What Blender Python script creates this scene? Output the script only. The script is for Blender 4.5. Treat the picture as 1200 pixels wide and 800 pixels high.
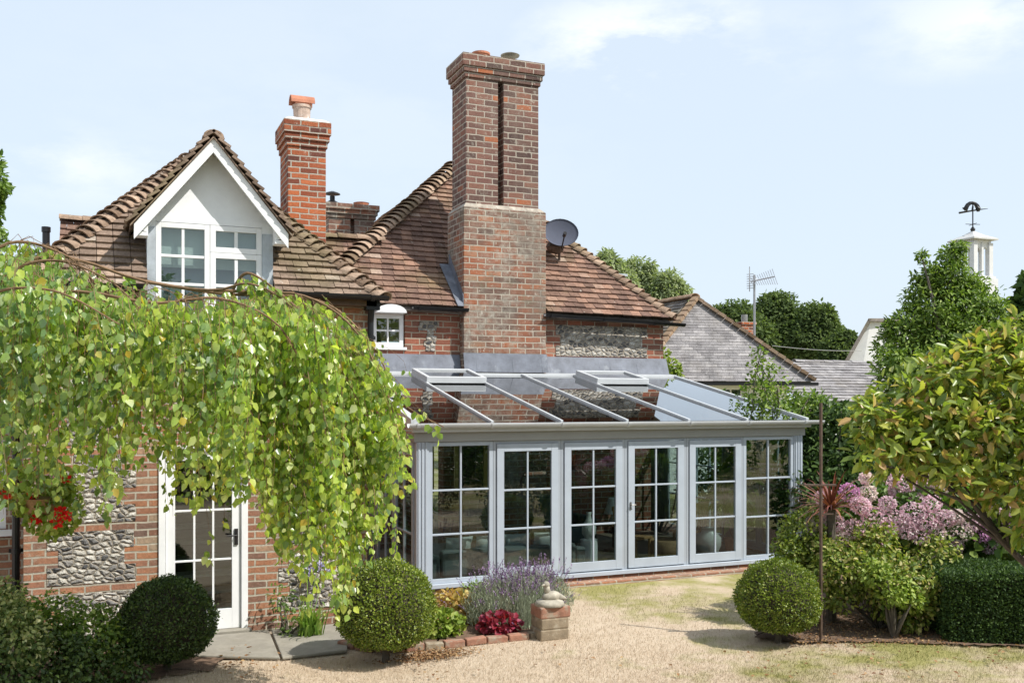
import bpy, math, random
import numpy as np
from mathutils import Vector
random.seed(7); rng = np.random.default_rng(7)
R = math.radians
for o in list(bpy.data.objects): bpy.data.objects.remove(o)
sc = bpy.context.scene
col = sc.collection

# ------------------------------------------------------------------ camera
F, H, YH = 1130.0, 2.6, 468.0
PHI = math.atan(F / 2686.0); CS, SN = math.cos(PHI), math.sin(PHI)
CA, CB = -3.7925, -12.3233
def W(x, y, Z):                     # a direction in the photo and a distance -> a place in the garden
    t = (x - 600) / F
    return Vector((CA + Z * (SN + t * CS), CB + Z * (CS - t * SN), H - (y - YH) / F * Z))
def G(x, y):                        # place on the ground
    return W(x, y, H * F / (y - YH)) 
cam_d = bpy.data.cameras.new('camera'); cam = bpy.data.objects.new('camera', cam_d); col.objects.link(cam)
cam_d.sensor_width = 36; cam_d.lens = 36 * F / 1200; cam_d.shift_y = (YH - 400) / 1200
cam_d.clip_start = 0.1; cam_d.clip_end = 600
cam.location = (CA, CB, H); cam.rotation_euler = (R(90), 0, -PHI)
sc.camera = cam

# ------------------------------------------------------------------ light
SUN_EL, SUN_AZ = R(49), math.atan2(0.69, -0.725)      # azimuth from +Y towards +X
sd = Vector((math.sin(SUN_AZ) * math.cos(SUN_EL), math.cos(SUN_AZ) * math.cos(SUN_EL), math.sin(SUN_EL)))
sun_d = bpy.data.lights.new('sun', 'SUN'); sun = bpy.data.objects.new('sun', sun_d); col.objects.link(sun)
sun_d.energy = 4.4; sun_d.angle = R(0.5); sun_d.color = (1.0, 0.955, 0.88)
sun.rotation_euler = sd.to_track_quat('Z', 'Y').to_euler()
sun.location = (10, -15, 20)
world = bpy.data.worlds.new("World"); sc.world = world; world.use_nodes = True
wn, wl = world.node_tree.nodes, world.node_tree.links
wn.clear()
wo = wn.new('ShaderNodeOutputWorld'); wb = wn.new('ShaderNodeBackground'); wb.inputs['Strength'].default_value = 0.1
sky = wn.new('ShaderNodeTexSky'); sky.sky_type = 'NISHITA'; sky.sun_disc = False
sky.sun_elevation = SUN_EL; sky.sun_rotation = SUN_AZ; sky.dust_density = 2.0; sky.air_density = 1.0
hz = wn.new('ShaderNodeMixRGB'); hz.inputs[0].default_value = 0.76
wl.new(sky.outputs[0], hz.inputs[1]); hz.inputs[2].default_value = (6.95, 7.95, 9.0, 1)
tc = wn.new('ShaderNodeTexCoord')
noi = wn.new('ShaderNodeTexNoise'); noi.inputs['Scale'].default_value = 5.5; noi.inputs['Detail'].default_value = 9; noi.inputs['Roughness'].default_value = .62
mp = wn.new('ShaderNodeMapping'); mp.inputs['Scale'].default_value = (1, 1, 2.6); mp.inputs['Location'].default_value = (1.3, .4, .2)
wl.new(tc.outputs['Generated'], mp.inputs[0]); wl.new(mp.outputs[0], noi.inputs['Vector'])
prev = None
for (x, y, rad, amp) in ((735, 52, .10, 1.0), (690, 75, .05, .55), (830, 25, .05, .7), (1150, 25, .10, .6), (880, 62, .09, .35), (90, 195, .09, .42), (420, 130, .3, .1)):
    dv = Vector((SN + (x-600)/F*CS, CS - (x-600)/F*SN, -(y-YH)/F)).normalized()
    s = wn.new('ShaderNodeVectorMath'); s.operation = 'SUBTRACT'; s.inputs[1].default_value = dv
    wl.new(tc.outputs['Generated'], s.inputs[0])
    sq = wn.new('ShaderNodeVectorMath'); sq.operation = 'MULTIPLY'; sq.inputs[1].default_value = (1, 1, 2.4); wl.new(s.outputs[0], sq.inputs[0])
    l = wn.new('ShaderNodeVectorMath'); l.operation = 'LENGTH'; wl.new(sq.outputs[0], l.inputs[0])
    m = wn.new('ShaderNodeMapRange'); m.inputs[1].default_value = rad * 1.3; m.inputs[2].default_value = 0; m.inputs[3].default_value = 0; m.inputs[4].default_value = amp
    wl.new(l.outputs['Value'], m.inputs[0])
    if prev is None: prev = m.outputs[0]
    else:
        mx = wn.new('ShaderNodeMath'); mx.operation = 'MAXIMUM'; wl.new(prev, mx.inputs[0]); wl.new(m.outputs[0], mx.inputs[1]); prev = mx.outputs[0]
nr = wn.new('ShaderNodeMapRange'); nr.inputs[1].default_value = .42; nr.inputs[2].default_value = .58; wl.new(noi.outputs[0], nr.inputs[0])
cm = wn.new('ShaderNodeMath'); cm.operation = 'MULTIPLY'; cm.use_clamp = True; wl.new(prev, cm.inputs[0]); wl.new(nr.outputs[0], cm.inputs[1])
cl = wn.new('ShaderNodeMixRGB'); cl.inputs[2].default_value = (9.5, 9.55, 9.7, 1)
wl.new(cm.outputs[0], cl.inputs[0]); wl.new(hz.outputs[0], cl.inputs[1])
wl.new(cl.outputs[0], wb.inputs[0]); wl.new(wb.outputs[0], wo.inputs[0])
sc.view_settings.view_transform = 'Standard'; sc.view_settings.look = 'None'
sc.view_settings.exposure = 0.37; sc.view_settings.gamma = 1; sc.view_settings.use_curve_mapping = False
sc.cycles.max_bounces = 10; sc.cycles.transparent_max_bounces = 24; sc.cycles.transmission_bounces = 6
sc.cycles.glossy_bounces = 4; sc.cycles.diffuse_bounces = 4

# ------------------------------------------------------------------ materials
class N:
    def __init__(s, name):
        s.m = bpy.data.materials.new(name); s.m.use_nodes = True
        s.n, s.l = s.m.node_tree.nodes, s.m.node_tree.links; s.n.clear()
        s.out = s.n.new('ShaderNodeOutputMaterial')
    def node(s, t, inp=None, **kw):
        n = s.n.new(t)
        for k, v in kw.items(): setattr(n, k, v)
        for k, v in (inp or {}).items():
            if isinstance(v, bpy.types.NodeSocket): s.l.new(v, n.inputs[k])
            else: n.inputs[k].default_value = v
        return n
    def math(s, op, a, b=0.0, clamp=False):
        n = s.node('ShaderNodeMath', {0: a, 1: b}, operation=op); n.use_clamp = clamp; return n.outputs[0]
    def mix(s, f, a, b, blend='MIX'):
        n = s.node('ShaderNodeMixRGB', {0: f, 1: a, 2: b}, blend_type=blend); return n.outputs[0]
    def ramp(s, f, stops, interp='LINEAR'):
        n = s.node('ShaderNodeValToRGB', {0: f}); cr = n.color_ramp; cr.interpolation = interp
        while len(cr.elements) < len(stops): cr.elements.new(.5)
        for e, (p, c) in zip(cr.elements, stops): e.position = p; e.color = (*c, 1) if len(c) == 3 else c
        return n.outputs[0]
    def noise(s, vec, scale, detail=4, rough=.55, out=0):
        d = {'Scale': scale, 'Detail': detail, 'Roughness': rough}
        if vec is not None: d['Vector'] = vec
        return s.node('ShaderNodeTexNoise', d).outputs[out]
    def maprange(s, v, a, b, c=0.0, d=1.0): return s.node('ShaderNodeMapRange', {0: v, 1: a, 2: b, 3: c, 4: d}).outputs[0]
    def pos(s): return s.node('ShaderNodeNewGeometry').outputs['Position']
    def bsdf(s, color, rough=.8, bump=None, bstr=.4, bdist=.01, spec=.3, metal=0.0):
        d = {'Base Color': color, 'Roughness': rough, 'Specular IOR Level': spec, 'Metallic': metal}
        if bump is not None:
            d['Normal'] = s.node('ShaderNodeBump', {'Strength': bstr, 'Distance': bdist, 'Height': bump}).outputs[0]
        return s.node('ShaderNodeBsdfPrincipled', d).outputs[0]
    def fin(s, sh): s.l.new(sh, s.out.inputs[0]); return s.m
M = {}
def plain(name, c, rough=.5, var=.12, scale=6, bstr=.15, spec=.4, metal=0.0, dirt=None):
    n = N(name); p = n.pos(); nz = n.noise(p, scale, 6, .65)
    f = n.maprange(nz, .3, .7, 1 - var, 1 + var)
    cc = n.mix(1.0, (*c, 1), f, 'MULTIPLY')
    if dirt:
        nz2 = n.noise(p, dirt[1], 8, .7); cc = n.mix(n.maprange(nz2, dirt[2], dirt[2] + .14), cc, (*dirt[0], 1))
    M[name] = n.fin(n.bsdf(cc, rough, n.noise(p, scale * 8, 4), bstr, .004, spec, metal)); return M[name]
def brick(name, pal, mortar=(.42, .36, .29), bw=.24, bh=.0775, ms=.011, lichen=0.0, soot=None, orange=None, smear_=.12):
    n = N(name); uv = n.node('ShaderNodeUVMap').outputs[0]; p = n.pos()
    wob = n.node('ShaderNodeVectorMath', {0: n.noise(uv, 5, 2, .5, 1), 1: (.5, .5, .5)}, operation='SUBTRACT').outputs[0]
    wob = n.node('ShaderNodeVectorMath', {0: wob, 'Scale': .022}, operation='SCALE').outputs[0]
    v = n.node('ShaderNodeVectorMath', {0: uv, 1: wob}, operation='ADD').outputs[0]
    b = n.node('ShaderNodeTexBrick', {'Vector': v, 'Color1': (0, 0, 0, 1), 'Color2': (1, 1, 1, 1), 'Mortar': (.5, .5, .5, 1), 'Scale': 1, 'Mortar Size': ms,
               'Mortar Smooth': .25, 'Bias': 0, 'Brick Width': bw, 'Row Height': bh}); b.offset = .5
    c = n.ramp(b.outputs[0], pal)
    fine = n.noise(p, 38, 5, .7); c = n.mix(1.0, c, n.maprange(fine, .25, .75, .68, 1.3), 'MULTIPLY')
    if orange:
        c = n.mix(n.math('MULTIPLY', n.maprange(n.noise(p, 1.3, 3), .48, .62), .6), c, n.mix(n.math('MULTIPLY', fine, 1.0), (*orange, 1), (orange[0]*.6, orange[1]*.5, orange[2]*.5, 1)))
    big = n.noise(p, 1.1, 5, .6); c = n.mix(1.0, c, n.maprange(big, .3, .7, .8, 1.18), 'MULTIPLY')
    mc = n.mix(n.noise(p, 25, 3), (*[q * .7 for q in mortar], 1), (*[q * 1.25 for q in mortar], 1))
    c = n.mix(b.outputs[1], c, mc)
    smear = n.maprange(n.noise(p, 6, 5, .7), .42, .62); c = n.mix(n.math('MULTIPLY', smear, smear_), c, (.27, .20, .155, 1))
    if lichen:
        gm = n.maprange(n.noise(p, .85, 5, .7), .47, .60); c = n.mix(n.math('MULTIPLY', gm, min(.75, .6*lichen)), c, n.mix(fine, (.11, .09, .075, 1), (.29, .255, .215, 1)))
        sp = n.maprange(n.noise(p, 14, 6, .7), .60, .66); c = n.mix(n.math('MULTIPLY', sp, min(.8, .6*lichen)), c, (.50, .47, .40, 1))
        l1 = n.maprange(n.noise(p, 9, 9, .75), .60 - lichen * .14, .66)
        l1 = n.math('MULTIPLY', l1, n.maprange(n.noise(p, 1.6, 3), .40, .62))
        c = n.mix(n.math('MULTIPLY', l1, .75), c, (.47, .45, .38, 1))
        c = n.mix(n.math('MULTIPLY', n.maprange(n.noise(p, 2.3, 6, .7), .56, .68), .5 * min(1, lichen)), c, (.15, .14, .09, 1))
    h = n.math('ADD', n.math('MULTIPLY', b.outputs[1], -1.0), n.math('MULTIPLY', fine, .6))
    M[name] = n.fin(n.bsdf(c, .92, h, .9, .012, .15)); return M[name]
brick('brick_chimney', [(0, (.085, .055, .050)), (.25, (.13, .075, .064)), (.5, (.165, .088, .074)), (.82, (.20, .10, .078)), (.955, (.22, .105, .075)), (.97, (.38, .12, .05)), (1, (.34, .12, .06))],
      bh=.108, bw=.31, ms=.012, lichen=.35, mortar=(.42, .37, .31))
brick('brick_base', [(0, (.10, .07, .06)), (.25, (.15, .085, .066)), (.5, (.21, .105, .075)), (.75, (.26, .11, .07)), (.92, (.36, .13, .06)), (1, (.26, .20, .14))],
      bh=.107, bw=.31, ms=.013, lichen=1.2, orange=(.42, .13, .05), mortar=(.44, .39, .32), smear_=.25)
brick('brick_red', [(0, (.13, .05, .04)), (.25, (.26, .075, .04)), (.55, (.38, .11, .05)), (.85, (.47, .145, .06)), (1, (.22, .08, .06))], bh=.082, bw=.25, lichen=.12, smear_=0.0, mortar=(.42, .38, .32))
brick('brick_wall', [(0, (.17, .11, .09)), (.25, (.27, .13, .085)), (.55, (.35, .16, .095)), (.85, (.40, .18, .095)), (1, (.36, .27, .19))], bh=.08, bw=.25, lichen=.35, mortar=(.46, .42, .34))
brick('brick_upper', [(0, (.16, .08, .06)), (.3, (.27, .10, .065)), (.7, (.34, .12, .075)), (1, (.30, .16, .11))], bh=.105, bw=.29, lichen=.25, mortar=(.42, .36, .28))
def flint(name, sc_=12.5, light=1.12):
    n = N(name); uv = n.node('ShaderNodeUVMap').outputs[0]; p = n.pos()
    wob = n.node('ShaderNodeVectorMath', {0: n.noise(uv, 14, 3, .6, 1), 'Scale': .05}, operation='SCALE').outputs[0]
    v = n.node('ShaderNodeVectorMath', {0: uv, 1: wob}, operation='ADD').outputs[0]
    v = n.node('ShaderNodeMapping', {0: v, 'Scale': (.72, 1.15, 1)}).outputs[0]
    vo = n.node('ShaderNodeTexVoronoi', {'Vector': v, 'Scale': sc_, 'Randomness': 1.0}, voronoi_dimensions='2D')
    ve = n.node('ShaderNodeTexVoronoi', {'Vector': v, 'Scale': sc_, 'Randomness': 1.0}, voronoi_dimensions='2D', feature='DISTANCE_TO_EDGE')
    r = n.node('ShaderNodeSeparateColor', {0: vo.outputs['Color']}).outputs[0]
    c = n.ramp(r, [(0, (.10, .10, .105)), (.2, (.24*light, .23*light, .22*light)), (.5, (.42*light, .39*light, .35*light)), (.75, (.58*light, .55*light, .49*light)), (.93, (.68*light, .65*light, .6*light)), (1, (.16, .15, .15))])
    f = n.noise(v, sc_ * 3.0, 4, .7); c = n.mix(1.0, c, n.maprange(f, .3, .7, .55, 1.3), 'MULTIPLY')
    e = n.maprange(ve.outputs[0], .05, .14)
    c = n.mix(e, n.mix(f, (.30, .25, .19, 1), (.50, .44, .35, 1)), c)
    h = n.math('ADD', n.math('MULTIPLY', n.maprange(ve.outputs[0], 0, .35), 1.0), n.math('MULTIPLY', f, .7))
    M[name] = n.fin(n.bsdf(c, .6, h, 1.0, .04, .35)); return M[name]
flint('flint', 16); flint('flint_upper', 13, .85)
def tiles(name, pal, lich=(.52, .49, .42), moss=(.16, .15, .06), la=.35, ma=.4):
    n = N(name); p = n.pos(); r = n.node('ShaderNodeNewGeometry').outputs['Random Per Island']
    c = n.ramp(r, pal); f = n.noise(p, 30, 6, .75); w2 = n.noise(p, 3.2, 5, .7); c = n.mix(1.0, c, n.maprange(w2, .32, .68, .72, 1.32), 'MULTIPLY')
    c = n.mix(1.0, c, n.maprange(f, .3, .7, .65, 1.35), 'MULTIPLY')
    g = n.noise(p, .9, 4, .6); c = n.mix(n.math('MULTIPLY', n.maprange(g, .5, .7), ma), c, (*moss, 1))
    s = n.math('MULTIPLY', n.maprange(n.noise(p, 7, 8, .75), .62, .68), la * 2, True); c = n.mix(s, c, (*lich, 1))
    M[name] = n.fin(n.bsdf(c, .93, f, .5, .01, .12)); return M[name]
tiles('roof_tile', [(0, (.135, .085, .068)), (.3, (.17, .106, .082)), (.7, (.205, .128, .096)), (.93, (.27, .16, .115)), (1, (.33, .25, .20))])
tiles('roof_tile_wing', [(0, (.165, .120, .092)), (.3, (.20, .146, .112)), (.7, (.235, .172, .132)), (.93, (.28, .205, .155)), (1, (.34, .29, .24))], ma=.35)
tiles('bonnet', [(0, (.17, .115, .08)), (.5, (.28, .20, .145)), (1, (.37, .27, .20))], ma=.5, la=.3)
tiles('slate_roof', [(0, (.20, .19, .195)), (.5, (.255, .245, .25)), (1, (.32, .305, .305))], lich=(.46, .45, .43), moss=(.19, .17, .15), la=.4, ma=.6)
tiles('slate_dark', [(0, (.13, .12, .115)), (.5, (.19, .17, .16)), (1, (.26, .23, .2))], ma=.3)
tiles('barn_verge', [(0, (.22, .15, .10)), (.5, (.33, .23, .16)), (1, (.42, .31, .23))], ma=.2)
plain('white_paint', (.78, .79, .80), .45, .06, 4, .08, dirt=((.62, .61, .58), 2.2, .62))
plain('white_render', (.80, .82, .84), .8, .06, 3, .2, dirt=((.60, .60, .58), 1.5, .60))
plain('grey_paint', (.40, .45, .515), .42, .07, 3, .05)
plain('grey_paint_dark', (.35, .385, .43), .45, .05, 3, .05)
plain('gutter_grey', (.54, .56, .58), .35, .05, 5, .05)
plain('fascia_stone', (.31, .315, .305), .6, .05, 3, .05)
plain('lead', (.15, .165, .20), .6, .3, 5, .4, .3, 0.0, dirt=((.26, .28, .31), 3, .58))
plain('lead_light', (.42, .46, .50), .5, .22, 5, .4, .4, .2)
plain('black_iron', (.012, .012, .014), .35, .2, 8, .1)
plain('dark_wood', (.10, .06, .035), .5, .3, 12)
plain('oak', (.42, .24, .11), .45, .2, 12)
plain('gold_frame', (.42, .29, .07), .4, .2, 12)
plain('wicker', (.32, .20, .10), .7, .35, 50, .6)
plain('cushion', (.58, .60, .60), .9, .08, 8, .2)
plain('sofa_cloth', (.16, .18, .18), .95, .1, 8, .2)
plain('teal_cloth', (.06, .085, .08), .9, .1, 8, .2)
plain('lamp_cloth', (.78, .74, .66), .8, .03, 8)
plain('ceramic', (.60, .60, .58), .2, .1, 12)
plain('curtain_cloth', (.22, .25, .25), .9, .1, 8)
plain('terracotta', (.42, .17, .10), .8, .2, 12, .3)
plain('pot_old', (.40, .30, .24), .85, .35, 9, .5, dirt=((.62, .60, .56), 10, .55))
plain('mortar_cap', (.40, .37, .31), .95, .15, 10, .6)
plain('lichen_light', (.34, .30, .25), .95, .4, 9, .9, dirt=((.50, .48, .43), 8, .52))
plain('lichen_cap', (.33, .30, .24), .95, .35, 14, .8)
plain('metal_worn', (.32, .31, .29), .35, .25, 14, .2, .5, .8)
plain('dish_grey', (.075, .085, .12), .85, .08, 6, .1)
plain('bark', (.10, .085, .065), .9, .4, 18, .9)
plain('bark_birch', (.30, .24, .18), .85, .45, 14, .7)
plain('twig', (.20, .12, .065), .8, .3, 20, .4)
plain('twig_core_dark', (.05, .04, .03), .9, .3, 20, .4)
plain('old_brick', (.30, .15, .10), .95, .35, 9, .9, dirt=((.30, .26, .20), 7, .50))
plain('old_brick_mossy', (.24, .19, .13), .95, .3, 9, .9, dirt=((.36, .33, .26), 9, .55))
plain('soil', (.14, .09, .06), .98, .4, 12, 1.0)
plain('paving', (.27, .25, .21), .9, .18, 5, .6, dirt=((.24, .22, .18), 8, .5))
plain('stone_ornament', (.36, .33, .27), .95, .35, 14, .8)
plain('rust_iron', (.13, .09, .07), .7, .35, 14, .4, .4, .5)
plain('turret_white', (.58, .585, .59), .7, .08, 3)
plain('lead_roof_far', (.50, .50, .49), .7, .1, 3)
plain('interior_floor', (.20, .16, .12), .6, .2, 4)
plain('interior_wall', (.30, .28, .24), .9, .05, 2)
plain('pane_backing_grey', (.42, .45, .50), .95, .12, 3)
plain('blind', (.88, .88, .86), .9, .03, 6)
plain('aerial_metal', (.42, .42, .43), .4, .1, 6, .1, .5, .7)
def glass(name, tint=(.90, .94, .93), k=1.0):
    n = N(name); g = n.node('ShaderNodeNewGeometry')
    d = n.node('ShaderNodeVectorMath', {0: g.outputs['Incoming'], 1: g.outputs['Normal']}, operation='DOT_PRODUCT').outputs['Value']
    c = n.math('SUBTRACT', 1.0, n.math('ABSOLUTE', d), True)
    f = n.math('ADD', n.math('MULTIPLY', n.math('POWER', c, 5.0), .93), .045)
    f = n.math('MULTIPLY', f, k, True)
    tr = n.node('ShaderNodeBsdfTransparent', {0: (*tint, 1)}).outputs[0]
    gl = n.node('ShaderNodeBsdfGlossy', {0: (1, 1, 1, 1), 'Roughness': .0,
                'Normal': n.node('ShaderNodeBump', {'Strength': .05, 'Distance': .01, 'Height': n.noise(n.pos(), 1.7, 2)}).outputs[0]}).outputs[0]
    M[name] = n.fin(n.node('ShaderNodeMixShader', {0: f, 1: tr, 2: gl}).outputs[0]); return M[name]
glass('glass', (.70, .76, .75), 1.7); glass('roof_glass', (.24, .29, .33), 1.5)
def leaf(name, pal, rough=.45, trans=.3, spec=.35, cool=None):
    n = N(name); r = n.node('ShaderNodeNewGeometry').outputs['Random Per Island']
    c = n.ramp(r, pal)
    p = n.pos(); c = n.mix(1.0, c, n.maprange(n.noise(p, 2.2, 3), .3, .7, .82, 1.18), 'MULTIPLY')
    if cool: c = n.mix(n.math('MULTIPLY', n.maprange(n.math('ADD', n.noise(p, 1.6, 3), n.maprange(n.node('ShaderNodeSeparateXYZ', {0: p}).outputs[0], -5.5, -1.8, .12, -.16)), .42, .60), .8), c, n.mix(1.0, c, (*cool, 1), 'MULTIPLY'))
    b = n.bsdf(c, rough, spec=spec)
    tcol = n.mix(1.0, c, (1.05, .95, 1.0, 1) if name.startswith(('petal', 'lavender')) else (1.5, 1.65, .75, 1), 'MULTIPLY')
    t = n.node('ShaderNodeBsdfTranslucent', {0: tcol}).outputs[0]
    M[name] = n.fin(n.node('ShaderNodeMixShader', {0: trans, 1: b, 2: t}).outputs[0]); return M[name]
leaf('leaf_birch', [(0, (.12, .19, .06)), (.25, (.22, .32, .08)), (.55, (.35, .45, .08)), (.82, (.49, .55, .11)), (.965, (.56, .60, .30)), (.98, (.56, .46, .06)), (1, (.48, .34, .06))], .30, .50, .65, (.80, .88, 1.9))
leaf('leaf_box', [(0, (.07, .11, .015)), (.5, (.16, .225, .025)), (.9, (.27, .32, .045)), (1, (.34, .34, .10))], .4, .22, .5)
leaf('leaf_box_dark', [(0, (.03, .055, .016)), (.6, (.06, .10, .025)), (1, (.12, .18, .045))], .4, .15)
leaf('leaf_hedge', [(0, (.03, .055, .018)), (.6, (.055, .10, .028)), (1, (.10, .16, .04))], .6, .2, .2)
leaf('leaf_yew', [(0, (.06, .09, .035)), (.6, (.11, .155, .055)), (1, (.17, .22, .08))], .8, .3, .1)
leaf('leaf_willow', [(0, (.18, .22, .11)), (.6, (.28, .33, .18)), (1, (.38, .41, .25))], .8, .35, .1)
leaf('leaf_bay', [(0, (.06, .11, .022)), (.5, (.14, .22, .035)), (.9, (.25, .34, .06)), (1, (.36, .42, .14))], .5, .3, .3)
leaf('leaf_mid', [(0, (.06, .11, .025)), (.5, (.12, .20, .04)), (1, (.23, .32, .08))], .5, .3)
leaf('leaf_lime', [(0, (.13, .20, .03)), (.6, (.23, .31, .05)), (1, (.36, .40, .10))], .5, .3)
leaf('leaf_gold', [(0, (.07, .12, .02)), (.4, (.17, .23, .04)), (.8, (.32, .34, .08)), (1, (.46, .36, .18))], .5, .3)
leaf('leaf_magnolia', [(0, (.09, .14, .03)), (.35, (.20, .27, .045)), (.62, (.32, .38, .07)), (.82, (.38, .38, .08)), (.92, (.44, .30, .10)), (1, (.46, .28, .16))], .36, .36, .5)
leaf('leaf_hydrangea', [(0, (.05, .10, .02)), (.6, (.10, .18, .03)), (1, (.20, .28, .05))], .5, .3)
leaf('petal_pink', [(0, (.56, .34, .42)), (.4, (.74, .53, .59)), (.8, (.84, .71, .74)), (1, (.84, .79, .74))], .8, .42, .05)
leaf('petal_magenta', [(0, (.58, .24, .48)), (1, (.76, .46, .66))], .7, .3, .1)
leaf('petal_cream', [(0, (.70, .66, .52)), (.5, (.82, .74, .68)), (1, (.76, .54, .60))], .8, .42, .05)
leaf('petal_red', [(0, (.50, .01, .01)), (1, (.75, .03, .02))], .6, .3, .2)
leaf('petal_blue', [(0, (.38, .38, .62)), (1, (.62, .60, .80))], .6, .3, .2)
leaf('lavender_flower', [(0, (.12, .07, .15)), (.6, (.23, .15, .27)), (1, (.34, .25, .38))], .8, .1, .1)
leaf('lavender_leaf', [(0, (.24, .28, .18)), (.6, (.36, .41, .28)), (1, (.48, .52, .40))], .7, .2, .1)
leaf('cordyline_leaf', [(0, (.10, .03, .025)), (.6, (.22, .07, .05)), (1, (.36, .16, .10))], .4, .2)
leaf('leaf_red', [(0, (.14, .01, .02)), (.5, (.28, .02, .04)), (1, (.42, .08, .16))], .5, .3)
leaf('leaf_peach', [(0, (.34, .20, .08)), (.5, (.50, .32, .10)), (1, (.45, .42, .14))], .5, .3)
leaf('leaf_strap', [(0, (.10, .20, .03)), (1, (.28, .38, .08))], .4, .3)
leaf('leaf_dead', [(0, (.14, .07, .04)), (.6, (.28, .16, .08)), (1, (.40, .27, .14))], .8, .1, .1)
leaf('leaf_variegated', [(0, (.06, .10, .03)), (.4, (.14, .20, .05)), (.7, (.38, .42, .18)), (1, (.60, .60, .34))], .5, .25)
# grass colours by place: straw nearly everywhere, greener to the right and along the conservatory
def lawn_mat(name, blades):
    n = N(name); p = n.pos()
    a = n.noise(p, .55, 4, .6); b = n.noise(p, 2.6, 5, .65); f = n.noise(p, 90, 3, .7)
    sx = n.node('ShaderNodeSeparateXYZ', {0: p})
    right = n.math('ADD', n.maprange(sx.outputs[0], .3, 4.0, -.05, .17), n.maprange(sx.outputs[1], -2.2, -.4, 0, .05)); 
    mk = n.math('ADD', n.math('ADD', a, n.math('MULTIPLY', b, .55)), right)
    mk = n.maprange(mk, .83, 1.03)
    if blades:
        r = n.node('ShaderNodeNewGeometry').outputs['Random Per Island']
        straw = n.ramp(r, [(0, (.38, .29, .20)), (.5, (.52, .42, .31)), (1, (.64, .54, .42))])
        green = n.ramp(r, [(0, (.13, .15, .04)), (.5, (.25, .25, .08)), (1, (.46, .39, .18))])
        c = n.mix(mk, straw, green)
        b1 = n.bsdf(c, .8, spec=.1); t = n.node('ShaderNodeBsdfTranslucent', {0: c}).outputs[0]
        return n.fin(n.node('ShaderNodeMixShader', {0: .25, 1: b1, 2: t}).outputs[0])
    straw = n.mix(n.maprange(f, .3, .7), (.40, .31, .22, 1), (.56, .46, .345, 1))
    straw = n.mix(n.maprange(b, .35, .6), straw, (.53, .435, .33, 1))
    green = n.mix(n.maprange(f, .3, .7), (.16, .17, .05, 1), (.40, .35, .15, 1))
    c = n.mix(mk, straw, green)
    return n.fin(n.bsdf(c, .95, f, .6, .01, .1))
M['lawn'] = lawn_mat('lawn', False); M['grass_blade'] = lawn_mat('grass_blade', True)

# ------------------------------------------------------------------ mesh helpers
ORG = {}
def tag(o, label=None, cat=None, group=None, kind=None):
    if label: o['label'] = label
    if cat: o['category'] = cat
    if group: o['group'] = group
    if kind: o['kind'] = kind
    return o
def thing(name, loc, label, cat, group=None):
    o = bpy.data.objects.new(name, None); col.objects.link(o); o.location = loc; o.empty_display_size = .2
    ORG[o] = Vector(loc); return tag(o, label, cat, group)
def link(name, me, mat, parent, smooth):
    o = bpy.data.objects.new(name, me); col.objects.link(o)
    if mat: me.materials.append(M[mat])
    if parent is not None: o.parent = parent; ORG[o] = ORG[parent]
    else: ORG[o] = Vector((0, 0, 0))
    return o
def box_uv(me):
    nv, nl, npol = len(me.vertices), len(me.loops), len(me.polygons)
    co = np.empty(nv * 3); me.vertices.foreach_get('co', co); co = co.reshape(-1, 3)
    vi = np.empty(nl, dtype=np.int64); me.loops.foreach_get('vertex_index', vi)
    nm = np.empty(npol * 3); me.polygons.foreach_get('normal', nm); nm = np.abs(nm.reshape(-1, 3))
    ls = np.empty(npol, dtype=np.int64); me.polygons.foreach_get('loop_total', ls)
    pn = np.repeat(nm, ls, axis=0); c = co[vi]
    ax = pn.argmax(1)
    uv = np.where((ax == 0)[:, None], c[:, [1, 2]], np.where((ax == 1)[:, None], c[:, [0, 2]], c[:, [0, 1]]))
    l = me.uv_layers.new(name='UVMap'); l.data.foreach_set('uv', uv.ravel())
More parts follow.
